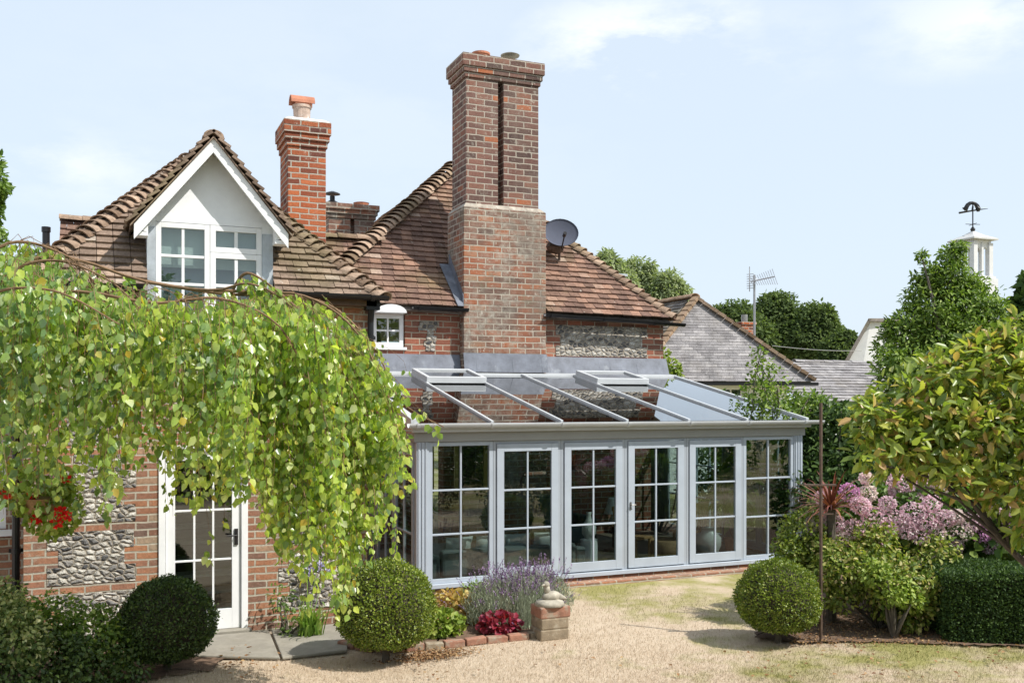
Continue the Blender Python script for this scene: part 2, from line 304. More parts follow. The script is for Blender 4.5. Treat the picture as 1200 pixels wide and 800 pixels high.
class MB:
    def __init__(s): s.v = []; s.f = []
    def add(s, vs, fs):
        k = len(s.v); s.v += [tuple(v) for v in vs]; s.f += [tuple(i + k for i in f) for f in fs]; return s
    def box(s, x0, x1, y0, y1, z0, z1):
        return s.add([(x0,y0,z0),(x1,y0,z0),(x1,y1,z0),(x0,y1,z0),(x0,y0,z1),(x1,y0,z1),(x1,y1,z1),(x0,y1,z1)],
                     [(0,3,2,1),(4,5,6,7),(0,1,5,4),(1,2,6,5),(2,3,7,6),(3,0,4,7)])
    def hexa(s, p):   # 8 points, bottom 4 then top 4
        return s.add(p, [(0,3,2,1),(4,5,6,7),(0,1,5,4),(1,2,6,5),(2,3,7,6),(3,0,4,7)])
    def bar(s, a, b, w, h, up=(0,0,1)):
        a, b = Vector(a), Vector(b); d = (b - a).normalized(); up = Vector(up)
        sd_ = d.cross(up).normalized(); u2 = sd_.cross(d).normalized()
        q = [a + sd_*i*w/2 + u2*j*h/2 for i, j in ((-1,-1),(1,-1),(1,1),(-1,1))]
        r = [p + (b - a) for p in q]; return s.hexa(q + r) if False else s.add(q + r, [(0,1,2,3),(7,6,5,4),(0,4,5,1),(1,5,6,2),(2,6,7,3),(3,7,4,0)])
    def prism(s, poly, off):   # polygon (3d points) extruded by off
        n = len(poly); off = Vector(off); p = [Vector(q) for q in poly]
        return s.add(p + [q + off for q in p], [tuple(range(n))[::-1], tuple(range(n, 2*n))] + [(i, (i+1) % n, n + (i+1) % n, n + i) for i in range(n)])
    def tube(s, pts, r, n=6, cap=True):
        pts = [Vector(p) for p in pts]; rs = r if hasattr(r, '__len__') else [r] * len(pts)
        k = len(s.v); up = Vector((.13, .21, 1)).normalized()
        for i, p in enumerate(pts):
            d = (pts[min(i+1, len(pts)-1)] - pts[max(i-1, 0)]).normalized()
            a = d.cross(up)
            if a.length < .05: a = d.cross(Vector((1, 0, 0)))
            a.normalize(); b = a.cross(d)
            s.v += [tuple(p + (a*math.cos(t) + b*math.sin(t)) * rs[i]) for t in (2*math.pi*j/n for j in range(n))]
        for i in range(len(pts) - 1):
            for j in range(n):
                s.f.append((k+i*n+j, k+(i+1)*n+j, k+(i+1)*n+(j+1) % n, k+i*n+(j+1) % n))
        if cap: s.f.append(tuple(k+j for j in range(n))); s.f.append(tuple(k+(len(pts)-1)*n+n-1-j for j in range(n)))
        return s
    def lathe(s, c, prof, n=20):    # prof: (radius, z)
        k = len(s.v)
        for r, z in prof: s.v += [(c[0]+r*math.cos(2*math.pi*j/n), c[1]+r*math.sin(2*math.pi*j/n), c[2]+z) for j in range(n)]
        for i in range(len(prof)-1):
            for j in range(n): s.f.append((k+i*n+j, k+i*n+(j+1) % n, k+(i+1)*n+(j+1) % n, k+(i+1)*n+j))
        s.f.append(tuple(k+n-1-j for j in range(n))); s.f.append(tuple(k+(len(prof)-1)*n+j for j in range(n))); return s
    def ell(s, c, r, nu=16, nv=10, wob=0.0, squash=None):
        k = len(s.v); c = Vector(c)
        for i in range(nv+1):
            t = math.pi*i/nv
            for j in range(nu):
                a = 2*math.pi*j/nu; w = 1 + (random.random()-.5)*wob
                s.v.append((c.x+r[0]*w*math.sin(t)*math.cos(a), c.y+r[1]*w*math.sin(t)*math.sin(a), c.z-r[2]*w*math.cos(t)))
        for i in range(nv):
            for j in range(nu): s.f.append((k+i*nu+j, k+i*nu+(j+1) % nu, k+(i+1)*nu+(j+1) % nu, k+(i+1)*nu+j))
        return s
    def build(s, name, mat, parent=None, smooth=False, bevel=0.0, label=None):
        me = bpy.data.meshes.new(name); me.from_pydata(s.v, [], s.f); me.update()
        box_uv(me)
        o = link(name, me, mat, parent, smooth); off = ORG[o]
        if off.length: me.transform(__import__('mathutils').Matrix.Translation(-off))
        if smooth:
            me.polygons.foreach_set('use_smooth', [True] * len(me.polygons))
        if bevel:
            m = o.modifiers.new('bevel', 'BEVEL'); m.width = bevel; m.segments = 2; m.limit_method = 'ANGLE'
        if label: o['label'] = label
        return o

def nrm_(v): return v / np.maximum(np.linalg.norm(v, axis=1, keepdims=True), 1e-9)
def leaves(name, P, A, Nn, L, Wd, mat, parent=None, fold=.18, curl=.12, blunt=.5):
    """n leaves: base P, axis A, normal Nn, length L, width Wd: each two quads folded on the midrib"""
    P = np.asarray(P, float); n = len(P); A = nrm_(np.asarray(A, float)); Nn = np.asarray(Nn, float)
    S = nrm_(np.cross(A, Nn)); U = np.cross(S, A)
    L = np.broadcast_to(np.asarray(L, float), (n,))[:, None]; Wd = np.broadcast_to(np.asarray(Wd, float), (n,))[:, None]
    v = np.stack([P, P + A*L*.30 + S*Wd*.5 + U*Wd*fold, P + A*L*.68 + S*Wd*blunt*.82 + U*(Wd*fold*.8 - L*curl*.3), P + A*L - U*L*curl,
                  P + A*L*.68 - S*Wd*blunt*.82 + U*(Wd*fold*.8 - L*curl*.3), P + A*L*.30 - S*Wd*.5 + U*Wd*fold], axis=1).reshape(-1, 3)
    f = (np.arange(n)[:, None, None] * 6 + np.array([[0, 1, 2, 3], [0, 3, 4, 5]])[None]).reshape(-1, 4)
    return raw(name, v, f, mat, parent)
def raw(name, v, f, mat, parent=None):
    me = bpy.data.meshes.new(name); k = f.shape[1]
    off = ORG[parent] if parent is not None else Vector((0, 0, 0)); v = v - np.array(off)
    me.vertices.add(len(v)); me.vertices.foreach_set('co', v.ravel().astype(np.float32))
    me.loops.add(f.size); me.loops.foreach_set('vertex_index', f.ravel().astype(np.int32))
    me.polygons.add(len(f)); me.polygons.foreach_set('loop_start', (np.arange(len(f)) * k).astype(np.int32))
    me.polygons.foreach_set('loop_total', np.full(len(f), k, dtype=np.int32))
    me.update(calc_edges=True); return link(name, me, mat, parent, False)
def rdir(n): return nrm_(rng.normal(size=(n, 3)))
def shell(blobs, n, inner=.7, outer=1.05, zmin=.02):
    """points near the surface of ellipsoids: position, outward normal"""
    w = np.array([b[1]*b[2]+b[2]*b[3]+b[1]*b[3] for b in blobs]); w /= w.sum()
    idx = rng.choice(len(blobs), n, p=w)
    c = np.array([[*b[0]] for b in blobs])[idx]; r = np.array([[b[1], b[2], b[3]] for b in blobs])[idx]
    d = rdir(n); s = rng.uniform(inner**3, outer**3, n)[:, None] ** (1/3)
    p = c + d*r*s; ok = p[:, 2] > zmin
    return p[ok], d[ok]
def crown(name, blobs, n, L, Wd, mat, parent, inner=.7, outer=1.08, droop=.3, zmin=.02, up=.4, jit=.7, **kw):
    p, d = shell(blobs, n, inner, outer, zmin); m = len(p)
    A = d + rdir(m)*.9; A[:, 2] -= droop
    Nn = d*1.0 + rdir(m)*jit; Nn[:, 2] += up
    s = rng.uniform(.7, 1.25, m)
    return leaves(name, p, A, Nn, L*s, Wd*s, mat, parent, **kw)
def blob(x, y, rp, Z, ry=None, rd=None):      # centre px, radius px, distance; a ball of foliage there
    c = W(x, y, Z); k = Z / F
    return (c, (rp)*k, (rd or rp)*k, (ry or rp)*k)
def sub_blobs(big, n, rr=(.25, .45), surf=(.55, .95)):
    out = []
    for (c, a, b, h) in big:
        for d in rdir(n):
            s = random.uniform(*surf); q = random.uniform(*rr)
            m_ = (a*b*h) ** (1/3) * q
            out.append((Vector((c[0]+d[0]*a*s, c[1]+d[1]*b*s, c[2]+d[2]*h*s)), m_, m_, m_*.8))
    return out
def limbs(mb, base, targets, r0, n=7, sag=.15, rmin=.008):
    base = Vector(base)
    for t in targets:
        t = Vector(t); pts = []; 
        off = Vector((random.uniform(-1, 1), random.uniform(-1, 1), random.uniform(0, 1))) * (t-base).length * sag
        for i in range(n): u = i/(n-1); pts.append(base.lerp(t, u) + off * math.sin(math.pi*u))
        mb.tube(pts, [max(rmin, r0*(1-.85*i/(n-1))) for i in range(n)], 6)

# ------------------------------------------------------------------ ground
g = MB(); nx, ny = 90, 90
for j in range(ny+1):
    for i in range(nx+1):
        u = (i/nx*2-1); v_ = (j/ny*2-1); x = 150*u*abs(u)**1.2 + 0; y = 150*v_*abs(v_)**1.2 - 3
        hgt = .02*math.sin(x*1.7+.5)*math.sin(y*1.3) if (-14 < x < 16 and -13 < y < -1.5) else 0
        g.v.append((x, y, hgt - .015))
for j in range(ny):
    for i in range(nx): k = j*(nx+1)+i; g.f.append((k, k+1, k+nx+2, k+nx+1))
tag(g.build('lawn', 'lawn', smooth=True), kind='structure')
# short dry blades over the near lawn
n = 190000
xs = rng.uniform(120, 1260, n); q = rng.uniform(0, 1, n) ** .8; ys = 683 + q * 150
Zs = H*F/(ys-YH); t = (xs-600)/F
px, py = CA+Zs*(SN+t*CS), CB+Zs*(CS-t*SN)
ok = (py < -.35) & ~((px > -2.9) & (px < 1.2) & (py > -1.95))
ok &= ~((px < -2.0) & (py > -2.35)); px, py = px[ok], py[ok]; m = len(px)
pz = .02*np.sin(px*1.7+.5)*np.sin(py*1.3) - .018
hgt = rng.uniform(.012, .04, m)*np.where(rng.random(m) < .04, 1.8, 1); an = rng.uniform(0, 2*np.pi, m); wv = rng.uniform(.0012, .003, m)
b0 = np.stack([px, py, pz], 1); sd2 = np.stack([np.cos(an), np.sin(an), np.zeros(m)], 1)*wv[:, None]
tip = b0 + np.stack([rng.normal(0, .014, m), rng.normal(0, .014, m), hgt], 1)
v = np.stack([b0-sd2, b0+sd2, tip], 1).reshape(-1, 3)
o = raw('grass', v, np.arange(3*m).reshape(-1, 3), 'grass_blade'); tag(o, 'short sunburnt straw coloured grass blades of the lawn', 'grass', kind='stuff')

# ------------------------------------------------------------------ walls with openings
def wall(mb, u0, u1, z0, z1, holes, y, th, axis='x'):
    us = sorted({u0, u1, *[h[0] for h in holes], *[h[1] for h in holes]}); zs = sorted({z0, z1, *[h[2] for h in holes], *[h[3] for h in holes]})
    us = [u for u in us if u0 <= u <= u1]; zs = [z for z in zs if z0 <= z <= z1]
    def solid(i, j):
        if i < 0 or j < 0 or i >= len(us)-1 or j >= len(zs)-1: return False
        a, b = (us[i]+us[i+1])/2, (zs[j]+zs[j+1])/2
        return not any(h[0] < a < h[1] and h[2] < b < h[3] for h in holes)
    def P3(u, d, z): return (u, y+d, z) if axis == 'x' else (y+d, u, z)
    for i in range(len(us)-1):
        for j in range(len(zs)-1):
            if not solid(i, j): continue
            a, b, c, d = us[i], us[i+1], zs[j], zs[j+1]
            mb.add([P3(a,0,c),P3(b,0,c),P3(b,0,d),P3(a,0,d)], [(0,1,2,3)]); mb.add([P3(a,th,c),P3(b,th,c),P3(b,th,d),P3(a,th,d)], [(3,2,1,0)])
            for (di, dj, e) in ((-1,0,((a,c),(a,d))), (1,0,((b,d),(b,c))), (0,-1,((b,c),(a,c))), (0,1,((a,d),(b,d)))):
                if not solid(i+di, j+dj):
                    (p, r_), (p2, r2) = e; mb.add([P3(p,0,r_),P3(p2,0,r2),P3(p2,th,r2),P3(p,th,r_)], [(0,1,2,3)])
def toothed(mb, a0, a1, z0, z1, y, course=.16, jag=.10, th=.012, ragged=.0):
    """flint panel with brick toothing at its two upright edges, proud of the wall by th"""
    n = max(1, round((z1-z0)/course)); L, Rr = [], []
    for i in range(n):
        za, zb = z0+(z1-z0)*i/n, z0+(z1-z0)*(i+1)/n
        l = a0 + (jag if i % 2 else 0) + random.uniform(-1, 1)*ragged; r = a1 - (jag if i % 2 else 0) + random.uniform(-1, 1)*ragged
        L += [(l, za), (l, zb)]; Rr += [(r, za), (r, zb)]
        mb.box(l, r, y-th, y+.02, za, zb)

# tiled slope: U along the eave, S up the slope (unit), ext(v) -> list of (u0, u1) to cover at slope distance v
def tile_slope(mb, O, U, S, rows, gauge, tw, ext, th=.028, lift=.036, jit=.010):
    O, U, S = Vector(O), Vector(U).normalized(), Vector(S).normalized(); Nr = U.cross(S).normalized()
    for k in range(rows):
        v = k*gauge
        for (u0, u1) in ext(v):
            if u1-u0 < .03: continue
            u = u0 - (0 if k % 2 else tw/2)
            rowj = random.uniform(-1, 1)*jit*.5
            while u < u1:
                a, b = max(u, u0), min(u+tw-.006, u1); u += tw
                if b-a < .02: continue
                dz = random.uniform(0, 1)*jit; dv = random.uniform(-1, 1)*jit + rowj; up = lift + dz
                L = gauge*1.25
                q = [O+U*a+S*(v+dv)+Nr*up, O+U*b+S*(v+dv)+Nr*(up+random.uniform(-.4, .4)*jit), O+U*b+S*(v+L)+Nr*.004, O+U*a+S*(v+L)+Nr*.004]
                mb.hexa(q + [p+Nr*th for p in q])
def bonnets(mb, A, B, step, r, flare=1.3, seg=8, th=.016, wide=1.15, tip=1.0):
    A, B = Vector(A), Vector(B); d = (B-A); L = d.length; d.normalize()
    sdv = d.cross(Vector((0, 0, 1))).normalized(); up = sdv.cross(d).normalized(); n = int(L/step)
    for i in range(n):
        p = A + d*(step*i) + up*random.uniform(0, .01); k = len(mb.v); rr = r*random.uniform(.93, 1.07)
        for (q, rad, lift) in ((p, rr*flare, .035*tip), (p+d*step*1.5, rr, -.03*tip)):
            for t_ in (1.0, 1.0-th/rad):
                for j in range(seg+1):
                    a = math.pi*(.02+.96*j/seg); mb.v.append(tuple(q + sdv*math.cos(a)*rad*wide*t_ + up*(math.sin(a)*rad*t_*.8 + lift - rad*.30)))
        m = seg+1
        for j in range(seg):
            mb.f.append((k+j, k+j+1, k+2*m+j+1, k+2*m+j)); mb.f.append((k+m+j+1, k+m+j, k+3*m+j, k+3*m+j+1)); mb.f.append((k+j+1, k+j, k+m+j, k+m+j+1))
def ridge(mb, A, B, step=.3, r=.12): bonnets(mb, A, B, step, r, 1.04, th=.02, tip=.25)

# window / glazed panel. frame is one mesh with its bars, the glass a child
def glazed(name, parent, O, U, w, h, cols, rows, fw=.06, fd=.06, bar=.022, mat='white_paint', gmat='glass', fwb=None, mids=None, gtag='glass', bevel=.003):
    O, U = Vector(O), Vector(U).normalized(); Z3 = Vector((0, 0, 1)); D = Z3.cross(U)*1.0     # D points inwards
    fwb = fwb or fw; mb = MB()
    def bx(u0, u1, z0, z1, d0, d1):
        q = [O+U*u+D*d+Z3*z for z in (z0, z1) for (u, d) in ((u0, d0), (u1, d0), (u1, d1), (u0, d1))]; mb.hexa(q)
    bx(0, fw, 0, h, 0, fd); bx(w-fw, w, 0, h, 0, fd); bx(fw, w-fw, 0, fwb, .001, fd); bx(fw, w-fw, h-fw, h, .001, fd)
    for i in range(1, cols):
        u = fw+(w-2*fw)*i/cols; bx(u-bar/2, u+bar/2, fwb, h-fw, .012, fd-.012)
    zz = mids or [fwb+(h-fw-fwb)*j/rows for j in range(1, rows)]
    for z in zz: bx(fw, w-fw, z-bar/2, z+bar/2, .009, fd-.009)
    f = mb.build(name, mat, parent, bevel=bevel)
    g_ = MB(); g_.hexa([O+U*u+D*d+Z3*z for z in (fwb, h-fw) for (u, d) in ((fw, fd/2-.003), (w-fw, fd/2-.003), (w-fw, fd/2+.003), (fw, fd/2+.003))])
    g_.build(gtag, gmat, f); return f

# ================================================================== HOUSE
house = thing('brick_house', (1.5, 3, 0), 'old brick and flint house with red clay tile roofs and tall brick chimneys', 'house')
WF, WL, WR = -1.2, -4.58, -.9          # wing: front plane, left and right ends
TN = 1.03
door_h = (-3.27, -2.33, .03, 2.10); dorm_h = (-3.30, -2.18, 3.50, 4.6)
wb_ = MB(); wall(wb_, WL, WR, 0, 3.85, [door_h, (dorm_h[0], dorm_h[1], 3.5, 3.85)], WF, .25)
wall(wb_, WF+.25, 4.0, 0, 3.85, [], WL, .25, 'y'); wall(wb_, WF+.25, 4.0, 0, 3.85, [], WR-.25, .25, 'y')
wb_.build('wing_wall', 'brick_wall', house)
for (a0, a1, z0, z1) in ((-4.36, -3.52, .10, .56), (-4.34, -3.50, .66, 1.21), (-4.22, -3.52, 1.30, 2.02), (-4.3, -3.55, 2.12, 2.8), (-4.25, -3.5, 2.9, 3.4), (-1.98, -1.15, .20, .85), (-1.98, -1.2, .94, 1.62), (-2.0, -1.2, 1.70, 2.35)):
    fl = MB(); toothed(fl, a0, a1, z0, z1, WF, .082*2, .11, .006, .025); fl.build('flint_panel', 'flint', house)
# far left, set back wing
lw = MB(); wall(lw, -9.5, WL, 0, 3.2, [(-5.6, -4.78, 1.22, 2.2)], -.75, .25); lw.build('side_wall', 'brick_wall', house)
glazed('window', house, (-5.6, -.70, 1.22), (1, 0, 0), .82, .98, 2, 3)
b = MB(); b.box(-5.68, -4.72, -.80, -.62, 1.15, 1.215); b.build('window_sill', 'white_paint', house)
# interior of the wing: floor, back wall and a flight of stairs behind the glazed door
b = MB(); b.box(WL+.26, WR-.26, WF+.26, 3.9, -.01, .02); b.build('interior_floor', 'interior_floor', house)
b = MB(); b.box(WL+.26, WR-.26, 1.6, 1.7, .02, 2.6); b.box(WL+.26, WR-.26, WF+.26, 1.6, 2.6, 2.7); b.build('interior_wall', 'interior_wall', house)
b = MB()
for i in range(9): b.box(-3.25, -2.1, -.62+.2*i, -.36+.2*i, .17*(i+1)-.035, .17*(i+1))
b.build('stairs', 'white_paint', house)
# main wall behind the conservatory
mw = MB(); wall(mw, WR, 6.3, 0, 4.16, [(.44, 1.04, 3.5, 4.09), (.9, 1.75, 0, 2.0)], 4.0, .3); wall(mw, 4.3, 10, 0, 4.16, [], 6.0, .3, 'y')
mw.build('main_wall', 'brick_upper', house)
fu = MB(); toothed(fu, 3.95, 5.92, 3.42, 4.0, 4.0, .105*2, .09, ragged=.03); fu.build('upper_flint_panel', 'flint_upper', house); fu = MB(); toothed(fu, 1.27, 1.62, 3.82, 3.98, 4.0, .08, 0, ragged=.05); toothed(fu, 1.42, 1.58, 3.46, 3.82, 4.0, .09, 0, ragged=.04)
fu.build('upper_flint_panel', 'flint_upper', house)
glazed('window', house, (.46, 4.03, 3.52), (1, 0, 0), .56, .57, 2, 2, .075, .05, .03)
b = MB()
for k in range(10):   # rounded white hood over the little window
    a0, a1 = math.pi*k/10, math.pi*(k+1)/10
    b.hexa([Vector((.72+.27*math.cos(t), 4.02-dd, 4.095+.14*math.sin(t)*q)) for q in (.0, 1) for (t, dd) in ((a0, .30), (a1, .30), (a1, 0), (a0, 0))])
b.build('window_hood', 'white_paint', house)
b = MB(); b.box(.42, 1.06, 3.96, 4.05, 3.47, 3.515); b.build('window_sill', 'white_paint', house)

# --- main roof
E0 = Vector((-.75, 3.82, 4.24)); AP = Vector((3.12, 7.1, 7.60))
S = Vector((0, 1, TN)).normalized(); cl_ = math.hypot(1, TN)
def eave_z(a): return 4.25 - .018*(a+.75)
rt = MB(); gauge = .155
def ext_main(v):
    db = v/cl_; l, r = db*1.18, 7.2-db
    if l >= r: return []
    # the chimney passes through the slope
    b_ = 3.82+db; c0, c1 = 2.82, 4.42
    if b_ < 4.62: return [(max(l, 0), c0-.03), (c1+.03, r)]
    return [(l, r)]
tile_slope(rt, E0, (1, 0, -.012), S, 30, gauge, .21, ext_main)
rt.build('main_roof_tiles', 'roof_tile', house)
b = MB(); ec = Vector((6.45, 3.85, 4.12)); el = E0
b.add([el-Vector((0,0,.05)), ec-Vector((0,0,.05)), AP-Vector((0,0,.06)), Vector((AP.x, 12, AP.z)), Vector((6.45, 12, 4.1)), Vector((-.75, 12, 4.2)), Vector((-.75, 3.9, 4.17)), Vector((6.42, 3.9, 4.05)), Vector((6.42, 12, 4.05)), Vector((-.75, 12, 4.17))],
      [(0,1,2), (1,4,3,2), (0,2,3,5), (6,9,8,7), (0,6,7,1), (1,7,8,4), (0,5,9,6), (3,4,8,9,5)])
b.build('main_roof_deck', 'slate_dark', house)
hp = MB(); bonnets(hp, E0+Vector((.02, 0, .08)), AP+Vector((0, 0, .06)), .165, .145)
bonnets(hp, ec+Vector((.0, 0, .07)), AP+Vector((0, 0, .06)), .165, .12, 1.25); hp.build('hip_tiles', 'bonnet', house)
# tiles on the right-hand hip slope are seen edge-on only; a short course closes it
b = MB(); tile_slope(b, (6.47, 3.85, 4.12), (0, 1, 0), Vector((-1, 0, TN)).normalized(), 24, .2, .3, lambda v: [(v/cl_, 8)]); b.build('side_roof_tiles', 'roof_tile', house)
b = MB(); tile_slope(b, (-.75, 12, 4.2), (0, -1, 0), Vector((1.18, 0, TN)).normalized(), 24, .2, .3, lambda v: [(0, 8-v*.64)]); b.build('side_roof_tiles', 'roof_tile', house)
# gutters
def gutter(name, A, B, r, mat, parent, brk=1.0, n=8):
    A, B = Vector(A), Vector(B); mb = MB(); d = (B-A).normalized(); s_ = d.cross(Vector((0, 0, 1))).normalized(); L = (B-A).length; k = 0
    for j in range(n):
        a0, a1 = math.pi*(1+j/n), math.pi*(1+(j+1)/n)
        q = [p + s_*math.cos(a)*rr + Vector((0, 0, 1))*math.sin(a)*rr for rr in (r, r-.006) for p in (A, B) for a in (a0, a1)]
        mb.add(q, [(0,1,3,2), (4,6,7,5), (0,4,5,1), (2,3,7,6), (0,2,6,4), (1,5,7,3)])
    while k*brk < L-.05:
        p = A+d*(k*brk+.1); k += 1
        for j in range(n):
            a0, a1 = math.pi*(1+j/n), math.pi*(1+(j+1)/n)
            q = [pp + s_*math.cos(a)*rr + Vector((0, 0, 1))*math.sin(a)*rr for rr in (r+.012, r+.001) for pp in (p, p+d*.045) for a in (a0, a1)]
            mb.add(q, [(0,1,3,2), (4,6,7,5), (0,4,5,1), (2,3,7,6), (0,2,6,4), (1,5,7,3)])
        if mat == 'black_iron': mb.bar(p+Vector((0, 0, -r*.6)), p+Vector((0, 0, -r*.6))-s_*(-.0)+Vector((0, .14, -.02)), .02, .02)
    return mb.build(name, mat, parent)
gutter('gutter', (3.62, 3.74, 4.18), (6.62, 3.74, 4.08), .065, 'black_iron', house, 1.1)
gutter('gutter', (1.10, 3.74, 4.22), (2.12, 3.74, 4.21), .065, 'black_iron', house, 1.1)
b = MB(); b.box(-.9, 2.05, 3.86, 3.88, 4.13, 4.19); b.build('fascia_board', 'dark_wood', house)
b = MB(); b.bar((3.68, 3.87, 4.13), (6.4, 3.87, 4.07), .02, .07); b.build('fascia_board', 'dark_wood', house)

# --- main chimney
def corbel_chimney(name, a0, a1, b0, b1, z0, z1, mat, steps, cap=.1, slot=None, label=None):
    mb = MB()
    if slot:
        s0, s1, sz0, sz1, sd_ = slot
        mb.box(a0, s0, b0, b1, z0, z1); mb.box(s1, a1, b0, b1, z0, z1); mb.box(s0-.01, s1+.01, b0+sd_, b1-.01, z0, z1)
    else: mb.box(a0, a1, b0, b1, z0, z1)
    z = z1
    for (dz, out) in steps: mb.box(a0-out, a1+out, b0-out, b1+out, z, z+dz-.002); z += dz
    return mb.build(name, mat, house, bevel=.006, label=label), z
mc, zt = corbel_chimney('chimney', 2.13, 3.55, 3.87, 4.62, 6.10, 8.36, 'brick_chimney', ((.09, .03), (.1, .06), (.22, .09)), slot=(2.745, 2.855, 0, 0, .2), label='tallest chimney with a dark upright slot in its stack')
b = MB(); b.box(2.06, 3.67, 3.8, 4.68, 0, 6.03); b.build('chimney_base', 'brick_base', mc, bevel=.01)
b = MB(); b.hexa([Vector(p) for p in ((2.065,3.805,6.032),(3.665,3.805,6.032),(3.665,4.675,6.032),(2.065,4.675,6.032),(2.12,3.86,6.11),(3.56,3.86,6.11),(3.56,4.63,6.11),(2.12,4.63,6.11))]); b.build('shoulder_mortar', 'lichen_light', mc)
b = MB(); b.box(2.75, 2.85, 3.9, 3.95, 8.34, 8.36); 
b = MB(); b.hexa([Vector(p) for p in ((2.08,3.82,zt),(3.6,3.82,zt),(3.6,4.67,zt),(2.08,4.67,zt),(2.4,4.0,zt+.05),(3.3,4.0,zt+.05),(3.3,4.5,zt+.05),(2.4,4.5,zt+.05))]); b.build('flaunching', 'lichen_cap', mc)
b = MB(); b.lathe((2.52, 4.15, zt), [(.15, .03), (.15, .11), (.17, .115), (.17, .15), (.12, .152), (.12, .05)], 20); b.build('chimney_pot', 'terracotta', mc, smooth=False)
b = MB(); b.lathe((3.12, 4.2, zt), [(.10, .03), (.10, .12), (.09, .121), (.09, .05)], 16)
for k in range(6): a = k*math.pi/3; b.bar((3.12+.1*math.cos(a), 4.2+.1*math.sin(a), zt+.10), (3.12+.1*math.cos(a), 4.2+.1*math.sin(a), zt+.20), .03, .01)
b.lathe((3.12, 4.2, zt), [(.17, .195), (.18, .21), (.10, .245), (.02, .255)], 20); b.build('cowl', 'metal_worn', mc)
# lead on the left of the chimney, following the roof
b = MB(); zl = lambda y: 4.24+(y-3.82)*TN+.085
b.prism([(2.055, 3.79, zl(3.79)), (2.055, 4.56, zl(4.56)), (2.055, 4.56, zl(4.56)+.20), (2.055, 3.79, zl(3.79)+.16)], (-.012, 0, 0))
b.prism([(2.041, 3.74, zl(3.74)), (2.041, 4.56, zl(4.56)), (1.86, 4.56, zl(4.56)), (1.93, 3.74, zl(3.74))], (0, -.008, .012)); b.build('chimney_flashing', 'lead', house)

# --- wing roof (hipped), dormer
WE = 3.76; rw = MB(); A0, A1, B0 = -4.64, -.82, -1.42
half = (A1-A0)/2; apx = Vector(((A0+A1)/2, B0+half, WE+half*TN))
dz0, dz1 = dorm_h[0]-.09, dorm_h[1]+.12     # dormer outer cheeks
def ext_wing(v):
    db = v/cl_; l, r = db, (A1-A0)-db
    if l >= r: return []
    z = WE+db*TN
    if z < 4.60: return [(l, dz0-A0), (dz1-A0, r)]
    # above the cheeks the dormer roof runs back into the slope
    w = max(0, (5.42-z)/1.22); c = (dz0+dz1)/2-A0
    if w <= 0: return [(l, r)]
    return [(l, max(l, c-w)), (min(r, c+w), r)]
tile_slope(rw, (A0, B0, WE), (1, 0, 0), S, 24, .118, .17, ext_wing)
tile_slope(rw, (A0, 4.4, WE), (0, -1, 0), Vector((1, 0, TN)).normalized(), 18, .15, .25, lambda v: [(0, (4.4-B0)-v/cl_)])
tile_slope(rw, (A1, B0, WE), (0, 1, 0), Vector((-1, 0, TN)).normalized(), 18, .15, .25, lambda v: [(v/cl_, 4.4-B0)])
rw.build('wing_roof_tiles', 'roof_tile_wing', house)
b = MB(); dn = Vector((0, 0, -.04)); e = [Vector((A0+.02, B0+.03, WE)), Vector((dz0, B0+.03, WE)), Vector((dz0, B0+.8, WE+.8*TN)), Vector((dz1, B0+.8, WE+.8*TN)), Vector((dz1, B0+.03, WE)), Vector((A1-.02, B0+.03, WE))]
bk = Vector((apx.x, 5, apx.z))
b.add([*(p+dn for p in e), apx+dn, bk+dn, Vector((A0+.02, 5, WE-.04)), Vector((A1-.02, 5, WE-.04))],
      [(0,1,2), (0,2,6), (2,3,6), (3,5,6), (3,4,5), (0,6,7,8), (5,9,7,6), (8,7,9)]); b.build('wing_roof_deck', 'slate_dark', house)
hp = MB(); bonnets(hp, (A0, B0, WE+.0), apx+Vector((0, 0, -.03)), .125, .105, 1.35); bonnets(hp, (A1, B0, WE+.0), apx+Vector((0, 0, -.03)), .125, .105, 1.35)
ridge(hp, apx+Vector((0, .25, -.06)), (apx.x, 5, apx.z), .3, .11); hp.build('hip_tiles', 'bonnet', house)
gutter('gutter', (dz1+.06, -1.50, 3.80), (A1+.03, -1.50, 3.79), .055, 'black_iron', house, .9); gutter('gutter', (A0, -1.50, 3.79), (dz0-.05, -1.50, 3.80), .055, 'black_iron', house, .9)
for x0, x1 in ((dz1, WR), (WL, dz0)): b = MB(); b.box(x0, x1, -1.40, WF-.002, 3.68, 3.76); b.build('soffit_board', 'dark_wood', house)
def pipe(x, y, ztop, parent=house):
    b = MB(); b.tube([(x, y-.13, ztop), (x, y-.13, ztop-.08), (x, y-.07, ztop-.3), (x, y-.07, .05)], .038, 10)
    b.box(x-.08, x+.08, y-.2, y-.06, ztop-.16, ztop)
    for z in (ztop-.5, ztop-1.6, ztop-2.7): b.lathe((x, y-.07, z), [(.046, 0), (.046, .05)], 10); b.box(x-.07, x+.07, y-.03, y-.001, z+.005, z+.045)
    b.build('downpipe', 'black_iron', parent)
pipe(-.94, -1.2, 3.80); pipe(-4.66, -1.0, 3.7)
